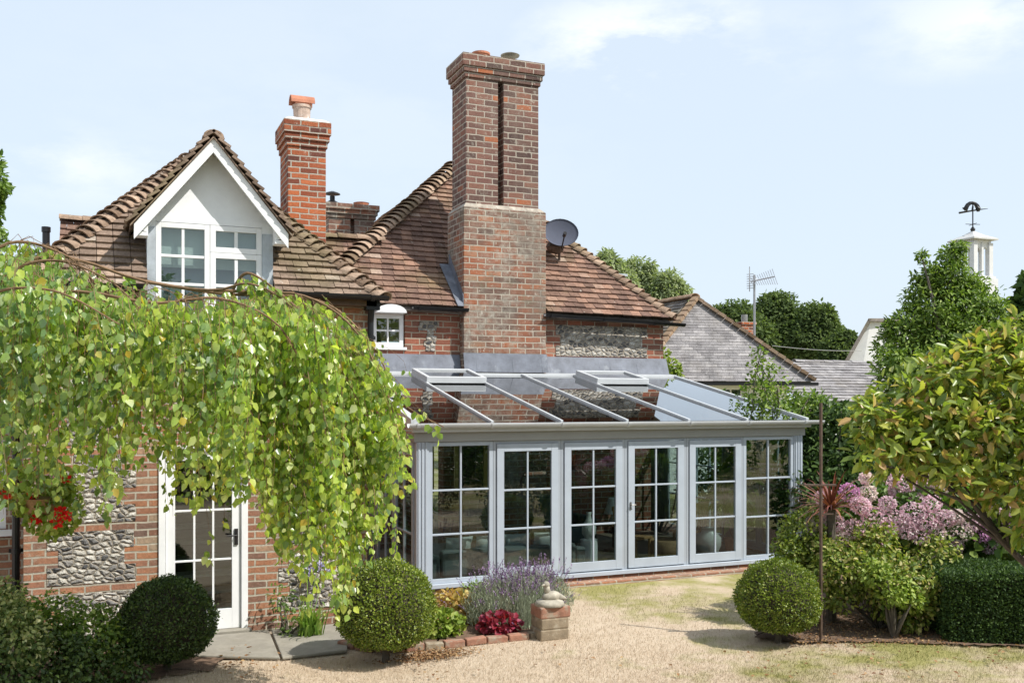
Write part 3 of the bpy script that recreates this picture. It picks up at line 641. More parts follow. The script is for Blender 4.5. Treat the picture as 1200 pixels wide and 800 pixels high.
# dormer
dc = (dz0+dz1)/2; DF = -1.24
b = MB(); b.box(dorm_h[0], dorm_h[1], DF, DF+.1, 4.525, 4.60)
b.prism([(dc-.62, DF+.004, 4.601), (dc+.62, DF+.004, 4.601), (dc, DF+.004, 5.34)], (0, .1, 0))
b.box(dz0+.0, dorm_h[0]-.001, DF, DF+.09, 4.46, 4.60); b.box(dorm_h[1]+.001, dz1, DF, DF+.09, 4.46, 4.60)
b.build('dormer_gable', 'white_render', house)
b = MB(); b.box(dz0, dorm_h[0]-.002, DF-.01, DF+.9, 3.46, 4.458); b.build('dormer_cheek', 'lead_light', house); b = MB(); b.box(dorm_h[1]+.002, dz1, DF-.01, DF+.9, 3.46, 4.458); b.build('dormer_cheek', 'lead_light', house)
b = MB()
for s_ in (-1, 1):
    tip = Vector((dc+s_*.80, -1.47, 4.44)); top = Vector((dc, -1.47, 5.42)); d = (top-tip).normalized()
    dn_ = Vector((0, 0, -.15)); b.prism([tip+dn_*1.05, tip, top, top+dn_] if s_ < 0 else [top+dn_, top, tip, tip+dn_*1.05], (0, .035, 0))
    t2 = Vector((dc+s_*.80, -1.43, 4.30)); b.box(min(dc+s_*.66, dc+s_*.80), max(dc+s_*.66, dc+s_*.80), -1.434, DF-.002, 4.33, 4.37)
    b.prism([(dc+s_*.66, -1.43, 4.37), (dc+s_*.66, -1.43, 4.58), (dc+s_*.80, -1.43, 4.40)], (0, .17, 0))
b.build('bargeboard', 'white_paint', house)
b = MB(); SD = math.hypot(.82, .99)
for s_ in (-1, 1):
    eav = Vector((dc+s_*.84, 0, 4.43)); sl = Vector((-s_*.84, 0, 1.02)).normalized()
    if s_ < 0: tile_slope(b, (eav.x, .55, eav.z), (0, -1, 0), sl, 12, .112, .16, lambda v: [(0, 2.07)])
    else: tile_slope(b, (eav.x, -1.52, eav.z), (0, 1, 0), sl, 12, .112, .16, lambda v: [(0, 2.07)])
    b.prism([(eav.x, -1.5, eav.z), (eav.x, .6, eav.z), (dc, .6, 5.44), (dc, -1.5, 5.44)], (0, 0, -.02))
b.build('dormer_roof_tiles', 'roof_tile_wing', house)
b = MB(); ridge(b, (dc, -1.50, 5.45), (dc, .5, 5.45), .28, .085); b.build('dormer_ridge_tiles', 'bonnet', house)
wd = dorm_h[1]-dorm_h[0]
f1 = glazed('dormer_window', house, (dorm_h[0], DF+.0, 3.5), (1, 0, 0), wd/2-.002, 1.02, 2, 3, .055, .07, .03)
f2 = glazed('dormer_window', house, (dorm_h[0]+wd/2+.002, DF, 3.5), (1, 0, 0), wd/2-.002, .72, 2, 2, .06, .07, .035)
f3 = glazed('dormer_window', house, (dorm_h[0]+wd/2+.002, DF, 4.223), (1, 0, 0), wd/2-.002, .298, 2, 1, .06, .07, .035)
b = MB(); b.box(dorm_h[0]+.05, dorm_h[1]-.05, DF+.12, DF+.13, 4.05, 4.52); b.build('roller_blind', 'blind', house)
b = MB(); b.box(dorm_h[0]+.02, dorm_h[1]-.02, DF+.20, DF+.21, 3.5, 4.5); b.build('pane_backing', 'pane_backing_grey', house)  # added sheet; its grey-blue stands for pale reflections in the panes
b = MB(); b.box(dorm_h[0]-.04, dorm_h[1]+.04, DF-.07, DF+.02, 3.44, 3.497); b.build('window_sill', 'white_paint', house)
# attic room behind the dormer window
b = MB(); b.box(-3.6, -1.9, -.1, -.05, 3.3, 5.0); b.build('attic_wall', 'interior_wall', house)

# --- linking roof behind, and the little chimneys
b = MB(); LZ, LB = 5.47, 5.0
tile_slope(b, (-4.48, 2.9, LZ-2.1*TN), (1, 0, 0), S, 20, .155, .2, lambda v: [(0, max(3.46, -.75+(LZ-2.1*TN+v/cl_*TN-4.24)*1.145+4.48+.1))]); b.build('rear_roof_tiles', 'roof_tile', house)
b = MB(); b.add([(-4.46, 2.9, LZ-2.16*TN-.05), (-1.3, 2.9, LZ-2.16*TN-.05), (.6, LB, LZ-.05), (-4.46, LB, LZ-.05), (-4.46, 7.0, LZ-2.1*TN), (1.5, 7, LZ-2.1*TN)], [(0,1,2,3), (3,2,5,4), (0,3,4)]); b.build('rear_roof_deck', 'slate_dark', house)
b = MB(); ridge(b, (-4.50, LB, LZ+.07), (1.0, LB, LZ+.07), .35, .12); b.build('rear_ridge_tiles', 'bonnet', house)
b = MB(); wall(b, 3.0, 7.0, 0, 3.4, [], -4.43, .2, 'y'); b.build('rear_wall', 'brick_wall', house)
# the low roof over the far left wing
b = MB(); tile_slope(b, (-9.6, -.9, 3.15), (1, 0, 0), Vector((0, 1, .55)).normalized(), 14, .15, .2, lambda v: [(0, 4.8)]); b.build('side_roof_tiles', 'roof_tile', house)
b = MB(); b.prism([(-9.6, -.88, 3.12), (-4.8, -.88, 3.12), (-4.8, 1.1, 4.2), (-9.6, 1.1, 4.2)], (0, 0, -.05)); b.build('side_roof_deck', 'slate_dark', house)
b = MB(); b.tube([W(54, 300, 12.5), W(54, 268, 12.5)], .045, 10); b.tube([W(54, 272, 12.5), W(54, 266, 12.5)], .055, 10); b.build('vent_pipe', 'black_iron', house)
c2, z2 = corbel_chimney('chimney', -1.42, -.88, 1.5, 2.16, 4.3, 6.20, 'brick_red', ((.09, .02), (.09, .045), (.10, .065), (.09, .065)), label='bright orange-red chimney with one capped clay pot')
b = MB(); b.hexa([Vector(p) for p in ((-1.47,1.45,z2),(-.83,1.45,z2),(-.83,2.21,z2),(-1.47,2.21,z2),(-1.40,1.52,z2+.045),(-.90,1.52,z2+.045),(-.90,2.14,z2+.045),(-1.40,2.14,z2+.045))]); b.build('flaunching', 'white_render', c2)
b = MB(); b.lathe((-1.16, 1.85, z2), [(.115, .03), (.125, .27), (.14, .275), (.14, .31), (.12, .315)], 20); b.build('chimney_pot', 'pot_old', c2)
b = MB()
for k in range(8):
    a0, a1 = math.pi*k/8, math.pi*(k+1)/8
    b.hexa([Vector((-1.16+x, 1.85+math.cos(t)*r_, z2+.335+math.sin(t)*r_)) for x in (-.17, .17) for (t, r_) in ((a0, .12), (a1, .12), (a1, .095), (a0, .095))])
b.box(-1.27, -1.05, 1.74, 1.96, z2+.315, z2+.335); b.build('pot_hood', 'terracotta', c2)
p0, p1 = W(382, 272, 18.6), W(440, 272, 18.9)
c3, z3 = corbel_chimney('chimney', p0.x+.05, p0.x+.95, p0.y, p0.y+.7, 4.6, 6.12, 'brick_base', ((.08, .03), (.08, .06), (.12, .09)), slot=(p0.x+.48, p0.x+.56, 0, 0, .15), label='squat lichen covered chimney behind the roofs')
b = MB(); b.lathe((p0.x+.78, p0.y+.35, z3), [(.13, 0), (.15, .1), (.16, .11), (.12, .12)], 16); b.build('chimney_pot', 'terracotta', c3)
b = MB(); b.lathe((p0.x+.2, p0.y+.35, z3), [(.30, 0), (.12, .08), (.05, .12), (.05, .2)], 12); b.lathe((p0.x+.2, p0.y+.35, z3), [(.16, .24), (.14, .26), (.03, .30)], 12)
for a in (0, 2, 4): b.bar((p0.x+.2+.07*math.cos(a), p0.y+.35+.07*math.sin(a), z3+.12), (p0.x+.2+.07*math.cos(a), p0.y+.35+.07*math.sin(a), z3+.25), .012, .012)
b.build('cowl', 'black_iron', c3)
# door of the wing
dw = thing  # (door is a part)
fr = MB(); fr.box(-3.27, -3.20, WF-.02, WF+.10, .03, 2.10); fr.box(-2.40, -2.33, WF-.02, WF+.10, .03, 2.10); fr.box(-3.20, -2.40, WF-.018, WF+.10, 2.03, 2.10)
fr.build('door_frame', 'white_paint', house, bevel=.003)
dr = glazed('door', house, (-3.195, WF+.01, .055), (1, 0, 0), .79, 1.97, 3, 3, .095, .045, .022, fwb=.22)
b = MB(); b.box(-2.475, -2.435, WF-.005, WF+.008, .98, 1.16); b.tube([(-2.455, WF-.005, 1.09), (-2.455, WF-.05, 1.09), (-2.56, WF-.055, 1.09)], .009, 8); b.build('door_handle', 'black_iron', dr)
b = MB(); b.box(-3.3, -2.3, WF-.12, WF+.2, 0, .052); b.build('door_step', 'paving', house, bevel=.006)

# ================================================================== CONSERVATORY
cons = thing('conservatory', (3.15, 2, 0), 'pale grey conservatory with a glass lean-to roof and multi-pane doors', 'conservatory')
CW, CD = 6.36, 3.72; HZ = 2.03
b = MB(); b.box(-.03, CW+.03, -.06, .06, -.05, .075); b.box(-.03, .06, .06, 3.98, -.05, .075); b.box(CW-.06, CW+.03, .06, 3.98, -.05, .075); b.build('brick_plinth', 'brick_wall', cons)
b = MB(); b.box(.06, CW-.06, .061, 3.99, -.04, .05); b.build('floor', 'interior_floor', cons)
b = MB(); b.box(-.05, CW+.05, -.09, .075, .078, .135); b.box(-.05, .07, .076, 3.98, .078, .135); b.box(CW-.07, CW+.05, .076, 3.98, .078, .135); b.build('sill', 'grey_paint', cons, bevel=.005)
b = MB(); b.box(-.04, CW+.04, -.06, .06, 2.035, 2.19); b.box(-.04, .06, .062, 3.98, 2.035, 2.13); b.box(CW-.06, CW+.04, .062, 3.98, 2.035, 2.13); b.build('eaves_beam', 'fascia_stone', cons, bevel=.004)
# corner posts, fluted in the photo: three stepped strips
def post(x0, x1, y0=-.045, y1=.055):
    b = MB(); b.box(x0, x1, y0, y1, .137, 2.033)
    w = x1-x0
    for k in range(3): b.box(x0+w*(.12+.29*k), x0+w*(.12+.29*k)+w*.15, y0-.012, y0-.001, .137, 2.033)
    b.build('corner_post', 'grey_paint', cons, bevel=.003)
post(0, .17); post(CW-.16, CW)
xs_ = [.17, 1.10, 2.13, 3.16, 4.21, 5.24, CW-.16]
for k in range(6):
    x0, x1 = xs_[k], xs_[k+1]
    if k in (0, 5): glazed('window_frame', cons, (x0+.002, -.03, .137), (1, 0, 0), x1-x0-.004, 1.893, 2, 3, .055, .07, .024, 'grey_paint')
    else:
        f = MB(); f.box(x0+.002, x0+.045, -.03, .05, .137, 2.033); f.box(x1-.045, x1-.002, -.03, .05, .137, 2.033); f.box(x0+.045, x1-.045, -.028, .05, 1.995, 2.033); f.build('door_frame', 'grey_paint_dark', cons, bevel=.002)
        d = glazed('folding_door', cons, (x0+.05, -.05, .15), (1, 0, 0), x1-x0-.10, 1.84, 2, 3, .105, .055, .024, 'grey_paint', fwb=.13)
        h_ = MB(); h_.box(x0+.075, x0+.095, -.063, -.052, 1.0, 1.11); h_.tube([(x0+.085, -.06, 1.07), (x0+.085, -.09, 1.07), (x0+.15, -.092, 1.07)], .006, 6)
        if k == 3: h_.build('door_handle', 'metal_worn', d)
for side in (0, 1):
    X = 0 if side == 0 else CW
    for k in range(4):
        y0, y1 = .07+k*.97, .07+(k+1)*.97
        if side == 0: glazed('side_window', cons, (X-.02, y1-.004, .137), (0, -1, 0), .962, 1.893, 2, 3, .06, .06, .024, 'grey_paint')
        else: glazed('side_window', cons, (X+.02, y0+.002, .137), (0, 1, 0), .962, 1.893, 2, 3, .06, .06, .024, 'grey_paint')
# glass roof
RZ0, RZ1, RB0, RB1 = 2.275, 3.03, -.13, CD
def rz(y): return RZ0+(RZ1-RZ0)*(y-RB0)/(RB1-RB0)
RS = Vector((0, RB1-RB0, RZ1-RZ0)).normalized(); RN = Vector((0, -RS.z, RS.y))
XR0, XR1 = -.10, CW+.12
# triangular glazing under the sloping ends
for X in (-.01, CW-.02):
    b = MB(); b.prism([(X, .08, 2.135), (X, 3.9, 2.135), (X, 3.9, rz(3.9)-.10), (X, .08, rz(.08)-.07)], (.008, 0, 0)); b.build('end_glass', 'glass', cons)
for X in (0, CW):
    for yy in (1.3, 2.6): b = MB(); b.bar((X, yy, 2.132), (X, yy, rz(yy)-.06), .05, .05, (0, 1, 0)); b.build('end_mullion', 'grey_paint', cons)
barx = [XR0] + [1.05*k for k in range(1, 6)] + [XR1]
b = MB()
for k, X in enumerate(barx):
    wd_ = {0: .11, 6: .05}.get(k, .038)
    if k == 0: X += .05
    if k == 6: X -= .09
    b.bar(Vector((X, RB0+.005, rz(RB0)+.012)), Vector((X, RB1, rz(RB1)+.012)), wd_, .05 if wd_ < .1 else .12, RN)
b.build('glazing_bar', 'gutter_grey', cons, bevel=.004)
for k in range(6):
    x0, x1 = barx[k]+(.10 if k == 0 else .02), barx[k+1]-(.11 if k == 5 else .02)
    y1 = RB1-.02 if k not in (1, 4) else 2.78
    q = [Vector((x0, RB0+.02, rz(RB0+.02))), Vector((x1, RB0+.02, rz(RB0+.02))), Vector((x1, y1, rz(y1))), Vector((x0, y1, rz(y1)))]
    b = MB(); b.hexa(q+[p+RN*.006 for p in q]); b.build('roof_glass', 'roof_glass', cons)
for k in (1, 4):
    x0, x1 = barx[k]+.0, barx[k+1]-.0
    y0, y1 = 2.80, 3.66; up = .125
    f = MB()
    def rb(xa, xb, ya, yb, h0, h1, tgt):
        q = [Vector((x, y, rz(y)))+RN*h for h in (h0, h1) for (x, y) in ((xa, ya), (xb, ya), (xb, yb), (xa, yb))]; tgt.hexa(q)
    rb(x0, x1, y0, y0+.07, .022, up, f); rb(x0, x1, y1-.07, y1, .022, up, f); rb(x0, x0+.07, y0+.071, y1-.071, .022, up, f); rb(x1-.07, x1, y0+.071, y1-.071, .022, up, f)
    fo = f.build('roof_vent', 'gutter_grey', cons, bevel=.006)
    c = MB(); rb(x0+.03, x1-.03, y0+.02, y0+.05, .0, .021, c); rb(x0+.03, x1-.03, y1-.05, y1-.02, .0, .021, c); rb(x0+.03, x0+.06, y0+.051, y1-.051, .0, .021, c); rb(x1-.06, x1-.03, y0+.051, y1-.051, .0, .021, c)
    c.build('vent_gap_strip', 'black_iron', fo)  # black strips standing in for the shaded gap under the raised vent
    g_ = MB(); rb(x0+.065, x1-.065, y0+.065, y1-.065, up-.035, up-.029, g_); g_.build('glass', 'roof_glass', fo)
b = MB(); b.hexa([Vector(p) for p in ((XR0, CD-.02, 3.0), (XR1-.06, CD-.02, 3.0), (XR1-.06, 3.99, 3.0), (XR0, 3.99, 3.0), (XR0, CD-.02, 3.07), (XR1-.06, CD-.02, 3.07), (XR1-.06, 3.99, 3.10), (XR0, 3.99, 3.10))]); b.build('wall_plate', 'gutter_grey', cons)
b = MB(); b.bar((XR0+.02, -.10, 2.21), (XR1-.02, -.10, 2.21), .06, .09); b.build('eaves_board', 'gutter_grey', cons, bevel=.004)
gutter('gutter', (XR0-.06, -.20, 2.285), (XR1+.14, -.20, 2.275), .062, 'gutter_grey', cons, 1.05, 10)
# lead apron between the wall and the glass roof
b = MB()
def apron(x0, x1, yb, yf, zt_):
    n = int((x1-x0)/.12)+1
    for i in range(n):
        xa, xb = x0+(x1-x0)*i/n, x0+(x1-x0)*(i+1)/n; d = random.uniform(0, .008)
        b.hexa([Vector(p) for p in ((xa, yf-d, 3.09), (xb, yf-d, 3.09), (xb, yf+.02, 3.09), (xa, yf+.02, 3.09), (xa, yb-.012, zt_), (xb, yb-.012, zt_), (xb, yb-.002, zt_), (xa, yb-.002, zt_))])
apron(XR0, 2.05, 4.0, 3.90, 3.40); apron(2.05, 3.68, 3.80, 3.72, 3.43); apron(3.68, 6.36, 4.0, 3.88, 3.40); b.build('lead_apron', 'lead', cons)
# ------------------------------------------------------------------ inside the conservatory
def cushion(mb, c, w, h, t, lean=.3, turn=0.0):
    k = len(mb.v); n = 9
    for s_ in (1, -1):
        for i in range(n):
            for j in range(n):
                u, v_ = i/(n-1)*2-1, j/(n-1)*2-1; th = t*(1-u**4)**.5*(1-v_**4)**.5 if abs(u) < 1 and abs(v_) < 1 else 0
                x, z, y = u*w/2*(1-.06*(1-v_*v_)), v_*h/2*(1-.06*(1-u*u)), s_*th
                y2, z2_ = y*math.cos(lean)+z*math.sin(lean), z*math.cos(lean)-y*math.sin(lean)
                mb.v.append((c[0]+x*math.cos(turn)-y2*math.sin(turn), c[1]+y2*math.cos(turn)+x*math.sin(turn), c[2]+z2_))
    for s_ in (0, 1):
        for i in range(n-1):
            for j in range(n-1):
                q = (k+s_*n*n+i*n+j, k+s_*n*n+(i+1)*n+j, k+s_*n*n+(i+1)*n+j+1, k+s_*n*n+i*n+j+1); mb.f.append(q if s_ else q[::-1])
sofa = thing('sofa', (1.45, .75, .05), 'low grey cloth sofa behind the glass at the conservatory left end', 'sofa')
b = MB(); b.box(.45, 2.5, .40, 1.15, .15, .30); b.build('seat', 'sofa_cloth', sofa, bevel=.03)
b = MB(); b.box(.45, 2.5, .22, .385, .15, .52); b.build('backrest', 'sofa_cloth', sofa, bevel=.04)
for x in (.28, 2.515): b = MB(); b.box(x, x+.16, .25, 1.15, .13, .45); b.build('armrest', 'sofa_cloth', sofa, bevel=.04)
for x, y in ((.35, .32), (2.55, .32), (.35, 1.05), (2.55, 1.05)): b = MB(); b.tube([(x, y, .05), (x, y, .14)], .025, 8); b.build('leg', 'dark_wood', sofa)
for i, (x, m_, nm) in enumerate(((.78, 'cushion', 'first'), (1.22, 'cushion', ''), (1.66, 'cushion', ''), (2.15, 'ceramic', ''))):
    b = MB(); cushion(b, (x, .50, .50), .42, .36, .08, -.25, random.uniform(-.2, .2))
    tag(b.build('cushion', m_, smooth=True), 'pale cushion in the row along the back of the low grey sofa', 'cushion', 'cushions on the sofa')
tbl = thing('side_table', (4.1, 2.0, .05), 'small round wooden side table carrying the cream lamp', 'table')
b = MB(); b.lathe((4.1, 2.0, .05), [(.30, .44), (.30, .47)], 24); b.build('tabletop', 'oak', tbl)
b = MB(); b.lathe((4.1, 2.0, .05), [(.18, 0), (.16, .03), (.03, .06), (.03, .438)], 16); b.build('pedestal', 'dark_wood', tbl)
lmp = thing('table_lamp', (4.1, 2.0, .52), 'table lamp with a cream tapered shade behind the conservatory doors', 'lamp')
b = MB(); b.lathe((4.1, 2.0, .522), [(.08, 0), (.09, .04), (.05, .13), (.015, .16), (.015, .24)], 16); b.build('lamp_base', 'ceramic', lmp, smooth=True)
b = MB(); b.lathe((4.1, 2.0, .522), [(.17, .16), (.09, .42)], 24); b.build('lamp_shade', 'lamp_cloth', lmp)
def chair(x, y, rz_, label):
    t_ = thing('wooden_chair', (x, y, .05), label, 'chair', 'wooden chairs in the conservatory'); o_ = Vector((x, y, .05))
    def T(p): p = Vector(p); c, s_ = math.cos(rz_), math.sin(rz_); return Vector((p.x*c-p.y*s_, p.x*s_+p.y*c, p.z))+o_
    def bx(nm, x0, x1, y0, y1, z0, z1, m_='oak'):
        q = [T((u, v_, z)) for z in (z0, z1) for (u, v_) in ((x0, y0), (x1, y0), (x1, y1), (x0, y1))]; MB().hexa(q).build(nm, m_, t_, bevel=.004)
    bx('seat', -.22, .22, -.21, .21, .40, .435)
    for sx in (-1, 1):
        bx('leg', sx*.18-.02, sx*.18+.02, -.2, -.16, 0, .40); bx('leg', sx*.18-.02, sx*.18+.02, .16, .2, 0, .40)
    bk_ = MB()
    for u in (-.19, -.1, 0, .1, .19):
        q = [T((u+du, .18+dv+(z-.435)*.12, z)) for z in (.436, .82) for (du, dv) in ((-.013, 0), (.013, 0), (.013, .02), (-.013, .02))]; bk_.hexa(q)
    q = [T((u, v_, z)) for z in (.82, .89) for (u, v_) in ((-.22, .22), (.22, .22), (.22, .25), (-.22, .25))]; bk_.hexa(q); bk_.build('backrest', 'oak', t_)
chair(3.75, .75, .4, 'wooden slat-back chair nearest the doors beside the wicker basket')
chair(5.0, 1.1, -2.6, 'wooden slat-back chair behind the striped urn')
b = MB(); b.lathe((4.25, .62, .05), [(.18, 0), (.24, .2), (.25, .36), (.23, .38), (.22, .3)], 20); ob = b.build('wicker_basket', 'wicker', smooth=True); tag(ob, 'round brown wicker basket on the conservatory floor', 'basket')
b = MB(); b.lathe((5.05, .62, .05), [(.10, 0), (.14, .1), (.20, .25), (.20, .36), (.12, .45), (.10, .5), (.13, .52)], 20); ob = b.build('urn', 'ceramic', smooth=True); tag(ob, 'bulging pale ceramic urn standing behind the right doors', 'urn')
b = MB(); b.lathe((2.9, .6, .05), [(.13, 0), (.13, .45), (.10, .46)], 20); ob = b.build('plant_stand', 'white_paint'); tag(ob, 'white round stand under the pear shaped vase', 'stand')
b = MB(); b.lathe((2.9, .6, .511), [(.06, 0), (.11, .08), (.11, .18), (.04, .30), (.03, .36), (.045, .40)], 20); ob = b.build('vase', 'ceramic', smooth=True); tag(ob, 'white pear shaped vase on a round stand in the conservatory', 'vase')
arm = thing('armchair', (3.35, 2.4, .05), 'deep grey-green armchair standing in front of the inner brick wall', 'armchair')
b = MB(); b.box(3.0, 3.7, 2.1, 2.7, .2, .45); b.build('seat', 'teal_cloth', arm, bevel=.04); b = MB(); b.box(3.0, 3.7, 2.7, 2.88, .2, .95); b.build('backrest', 'teal_cloth', arm, bevel=.05)
for x in (2.86, 3.715): b = MB(); b.box(x, x+.13, 2.12, 2.85, .2, .62); b.build('armrest', 'teal_cloth', arm, bevel=.04)
for x, y in ((2.93, 2.2), (3.78, 2.2), (2.93, 2.8), (3.78, 2.8)): b = MB(); b.tube([(x, y, .05), (x, y, .2)], .02, 6); b.build('leg', 'dark_wood', arm)
for i, x in enumerate((.92, 1.86)):
    pf = thing('gilt_mirror' if i == 0 else 'gilt_mirror', (x+.4, 3.7, 1.0), ('gold framed tall mirror on the inner wall, left of its pair' if i == 0 else 'gold framed tall mirror on the inner wall, right of its pair'), 'mirror', 'gold framed mirrors')
    f = MB(); y = 3.95 if i == 0 else 3.76
    f.box(x, x+.07, y-.05, y, .95, 1.95); f.box(x+.55, x+.62, y-.05, y, .95, 1.95); f.box(x+.071, x+.549, y-.05, y, .95, 1.02); f.box(x+.071, x+.549, y-.05, y, 1.88, 1.95); f.build('frame', 'gold_frame', pf)
    f = MB(); f.box(x+.071, x+.549, y-.02, y-.01, 1.021, 1.879); f.build('mirror_glass', 'glass', pf)
    f = MB(); f.box(x+.05, x+.57, y-.009, y-.003, .97, 1.93); f.build('backboard', 'black_iron', pf)
for (x, y) in ((5.9, 3.2), (6.15, 1.2)):
    b = MB(); n_ = 26
    for i in range(n_):
        u0, u1 = i/n_, (i+1)/n_; ya, yb = y+u0*.55, y+u1*.55; xa, xb = x+.04*math.sin(i*1.6), x+.04*math.sin((i+1)*1.6)
        b.hexa([Vector(p) for p in ((xa, ya, .08), (xb, yb, .08), (xb+.008, yb, .08), (xa+.008, ya, .08), (xa, ya, 2.0), (xb, yb, 2.0), (xb+.008, yb, 2.0), (xa+.008, ya, 2.0))])
    ob = b.build('curtain', 'curtain_cloth', smooth=True); tag(ob, 'grey-green curtain gathered at the right end of the conservatory, ' + ('at the back corner' if y > 2 else 'near the front corner'), 'curtain', 'gathered curtains')
def potplant(x, y, r, h, mat_, nl, L, label, zz=.05):
    t_ = thing('potted_plant', (x, y, zz), label, 'plant'); b = MB(); b.lathe((x, y, zz), [(r*.7, 0), (r, .26), (r*1.08, .27), (r*1.08, .3), (r*.9, .3)], 16); b.build('pot', 'terracotta', t_)
    b = MB(); limbs(b, (x, y, zz+.25), [(x+random.uniform(-.3, .3), y+random.uniform(-.3, .3), zz+h*random.uniform(.7, 1)) for _ in range(6)], .01); b.build('stem', 'twig', t_)
    crown('foliage', [(Vector((x, y, zz+h*.7)), .32, .32, h*.38)], nl, L, L*.35, mat_, t_, .2, 1.05, 1.0, 0.3)
potplant(5.62, .75, .15, 1.75, 'leaf_mid', 160, .26, 'tall leafy plant in a terracotta pot at the conservatory right end')
potplant(.42, 1.7, .15, 1.1, 'leaf_bay', 220, .18, 'bushy potted plant behind the low grey sofa')

# ================================================================== things on the house
dish = thing('satellite_dish', (3.98, 4.9, 6.2), 'round dark grey satellite dish beside the tallest chimney', 'satellite dish')
dc_ = W(657, 274, 18.9); ORG[dish] = dc_; dish.location = dc_
b = MB(); k = 0; dd = Vector((-.25, -.9, .32)).normalized(); s1 = dd.cross(Vector((0, 0, 1))).normalized(); s2 = s1.cross(dd)
rings, ns = 7, 28
for side in (0, 1):
    for i in range(rings):
        r_ = .345*i/(rings-1)
        for j in range(ns):
            a = 2*math.pi*j/ns; b.v.append(tuple(dc_ + s1*math.cos(a)*r_ + s2*math.sin(a)*r_*.86 + dd*(.55*r_*r_ - (.012 if side else 0))))
for side in (0, 1):
    for i in range(rings-1):
        for j in range(ns):
            q = (side*rings*ns+i*ns+j, side*rings*ns+i*ns+(j+1) % ns, side*rings*ns+(i+1)*ns+(j+1) % ns, side*rings*ns+(i+1)*ns+j); b.f.append(q if side else q[::-1])
for j in range(ns): b.f.append(((rings-1)*ns+j, (rings-1)*ns+(j+1) % ns, (2*rings-1)*ns+(j+1) % ns, (2*rings-1)*ns+j))
b.build('dish', 'dish_grey', dish, smooth=True)
foc = dc_+dd*.42-s2*.22
b = MB(); b.tube([dc_-s2*.32, foc], .014, 6); b.tube([foc+dd*.02, foc-dd*.1], .035, 8); b.build('receiver_arm', 'black_iron', dish)
b = MB(); b.tube([dc_-dd*.02, dc_-dd*.16, dc_-dd*.16-Vector((0, 0, .5))], .025, 8); b.tube([dc_-dd*.16-Vector((0, 0, .3)), dc_-dd*.16-Vector((.45, 0, .3))], .02, 8)
b.ell(dc_-dd*.1-Vector((.1, 0, .22)), (.2, .12, .14), 10, 6, .2); b.build('bracket', 'rust_iron', dish)

# hanging basket by the left corner
hb = thing('hanging_basket', W(48, 595, 8.6), 'hanging basket of red flowers beside the left corner of the wing', 'flower basket')
hc = W(48, 580, 8.6)
b = MB(); b.lathe(tuple(hc-Vector((0, 0, .12))), [(.04, -.1), (.16, -.02), (.2, .1)], 16); b.build('basket', 'wicker', hb)
b = MB(); b.tube([hc+Vector((0, 0, .65)), hc+Vector((0, .5, .65)), Vector((hc.x, WF, hc.z+.55))], .01, 6)
for a in (0, 2.1, 4.2): b.tube([hc+Vector((.19*math.cos(a), .19*math.sin(a), 0)), hc+Vector((0, 0, .65))], .003, 4)
b.build('chain', 'black_iron', hb)
crown('foliage', [(hc+Vector((0, 0, .05)), .30, .28, .24), (hc-Vector((-.1, 0, .15)), .23, .2, .23)], 1100, .06, .045, 'leaf_lime', hb, .3, 1.05)
for x, y in ((42, 607), (70, 600), (38, 580), (80, 604), (10, 578), (62, 553), (76, 560), (5, 575), (66, 612)):
    c = W(x, y, 8.28+random.random()*.15); crown('flower', [(c, .035, .035, .03)], 26, .035, .03, 'petal_red' if (x, y) != (62, 553) else 'petal_magenta', hb, .1, 1.0, .0)

# ================================================================== garden furniture and beds
def bed(name, pts, z=.012):
    q = []
    for i in range(len(pts)):
        a_, c_ = Vector((pts[i][0], pts[i][1])), Vector((pts[(i+1) % len(pts)][0], pts[(i+1) % len(pts)][1])); m_ = max(1, int((c_-a_).length/.05))
        for k in range(m_): q.append(a_.lerp(c_, k/m_)+Vector((random.uniform(-1, 1), random.uniform(-1, 1)))*.035)
    pts = q; b = MB(); c = sum(pts, Vector((0, 0)))/len(pts)
    vs = [Vector((p[0], p[1], z)) for p in pts]; b.add([Vector((c[0], c[1], z+.004))]+vs, [(0, i+1, (i+1) % len(pts)+1) for i in range(len(pts))])
    return tag(b.build(name, 'soil', smooth=True), kind='structure')
edge = [G(x, y) for x, y in ((398, 756), (440, 762), (475, 761), (520, 757), (570, 752), (620, 747), (665, 742))]
bed('soil_bed', [(-.95, -.3), (-.85, -1.15)] + [(-1.5, -1.18)] + [(p.x, p.y) for p in edge] + [(1.75, -.6), (2.0, -.1), (0, -.1), (-.5, 0)])
bed('border_soil', [tuple(G(x, y))[:2] for x, y in ((885, 747), (930, 753), (985, 752), (1060, 753), (1130, 756), (1240, 758), (1300, 720), (1290, 640), (1100, 610), (985, 640), (945, 690), (900, 720))])
bed('shady_soil', [tuple(G(x, y))[:2] for x, y in ((-120, 810), (60, 812), (180, 796), (250, 785), (262, 770), (200, 740), (20, 735), (-150, 745))])
ed = thing('bed_edging', edge[3], 'curved row of old bricks edging the flower bed', 'edging')
for i in range(len(edge)-1):
    n_ = 2
    for k in range(n_):
        a, c = edge[i].lerp(edge[i+1], k/n_), edge[i].lerp(edge[i+1], (k+.94)/n_); b = MB()
        b.bar(a+Vector((0, 0, .024)), c+Vector((0, random.uniform(-.012, .012), .024+random.uniform(-.012, .012))), .10, .075); b.build('edging_brick', 'old_brick' if random.random() < .5 else 'old_brick_mossy', ed, bevel=.012)
pv = thing('paving', (-2.0, -1.7, 0), 'worn stone slabs laid in front of the white glazed door', 'paving'); pv['kind'] = 'structure'
sl = [G(x, y) for x, y in ((205, 770), (330, 773), (408, 764))]; sb_ = [Vector((-3.35, -1.36, 0)), Vector((-2.1, -1.34, 0)), Vector((-1.2, -1.32, 0))]
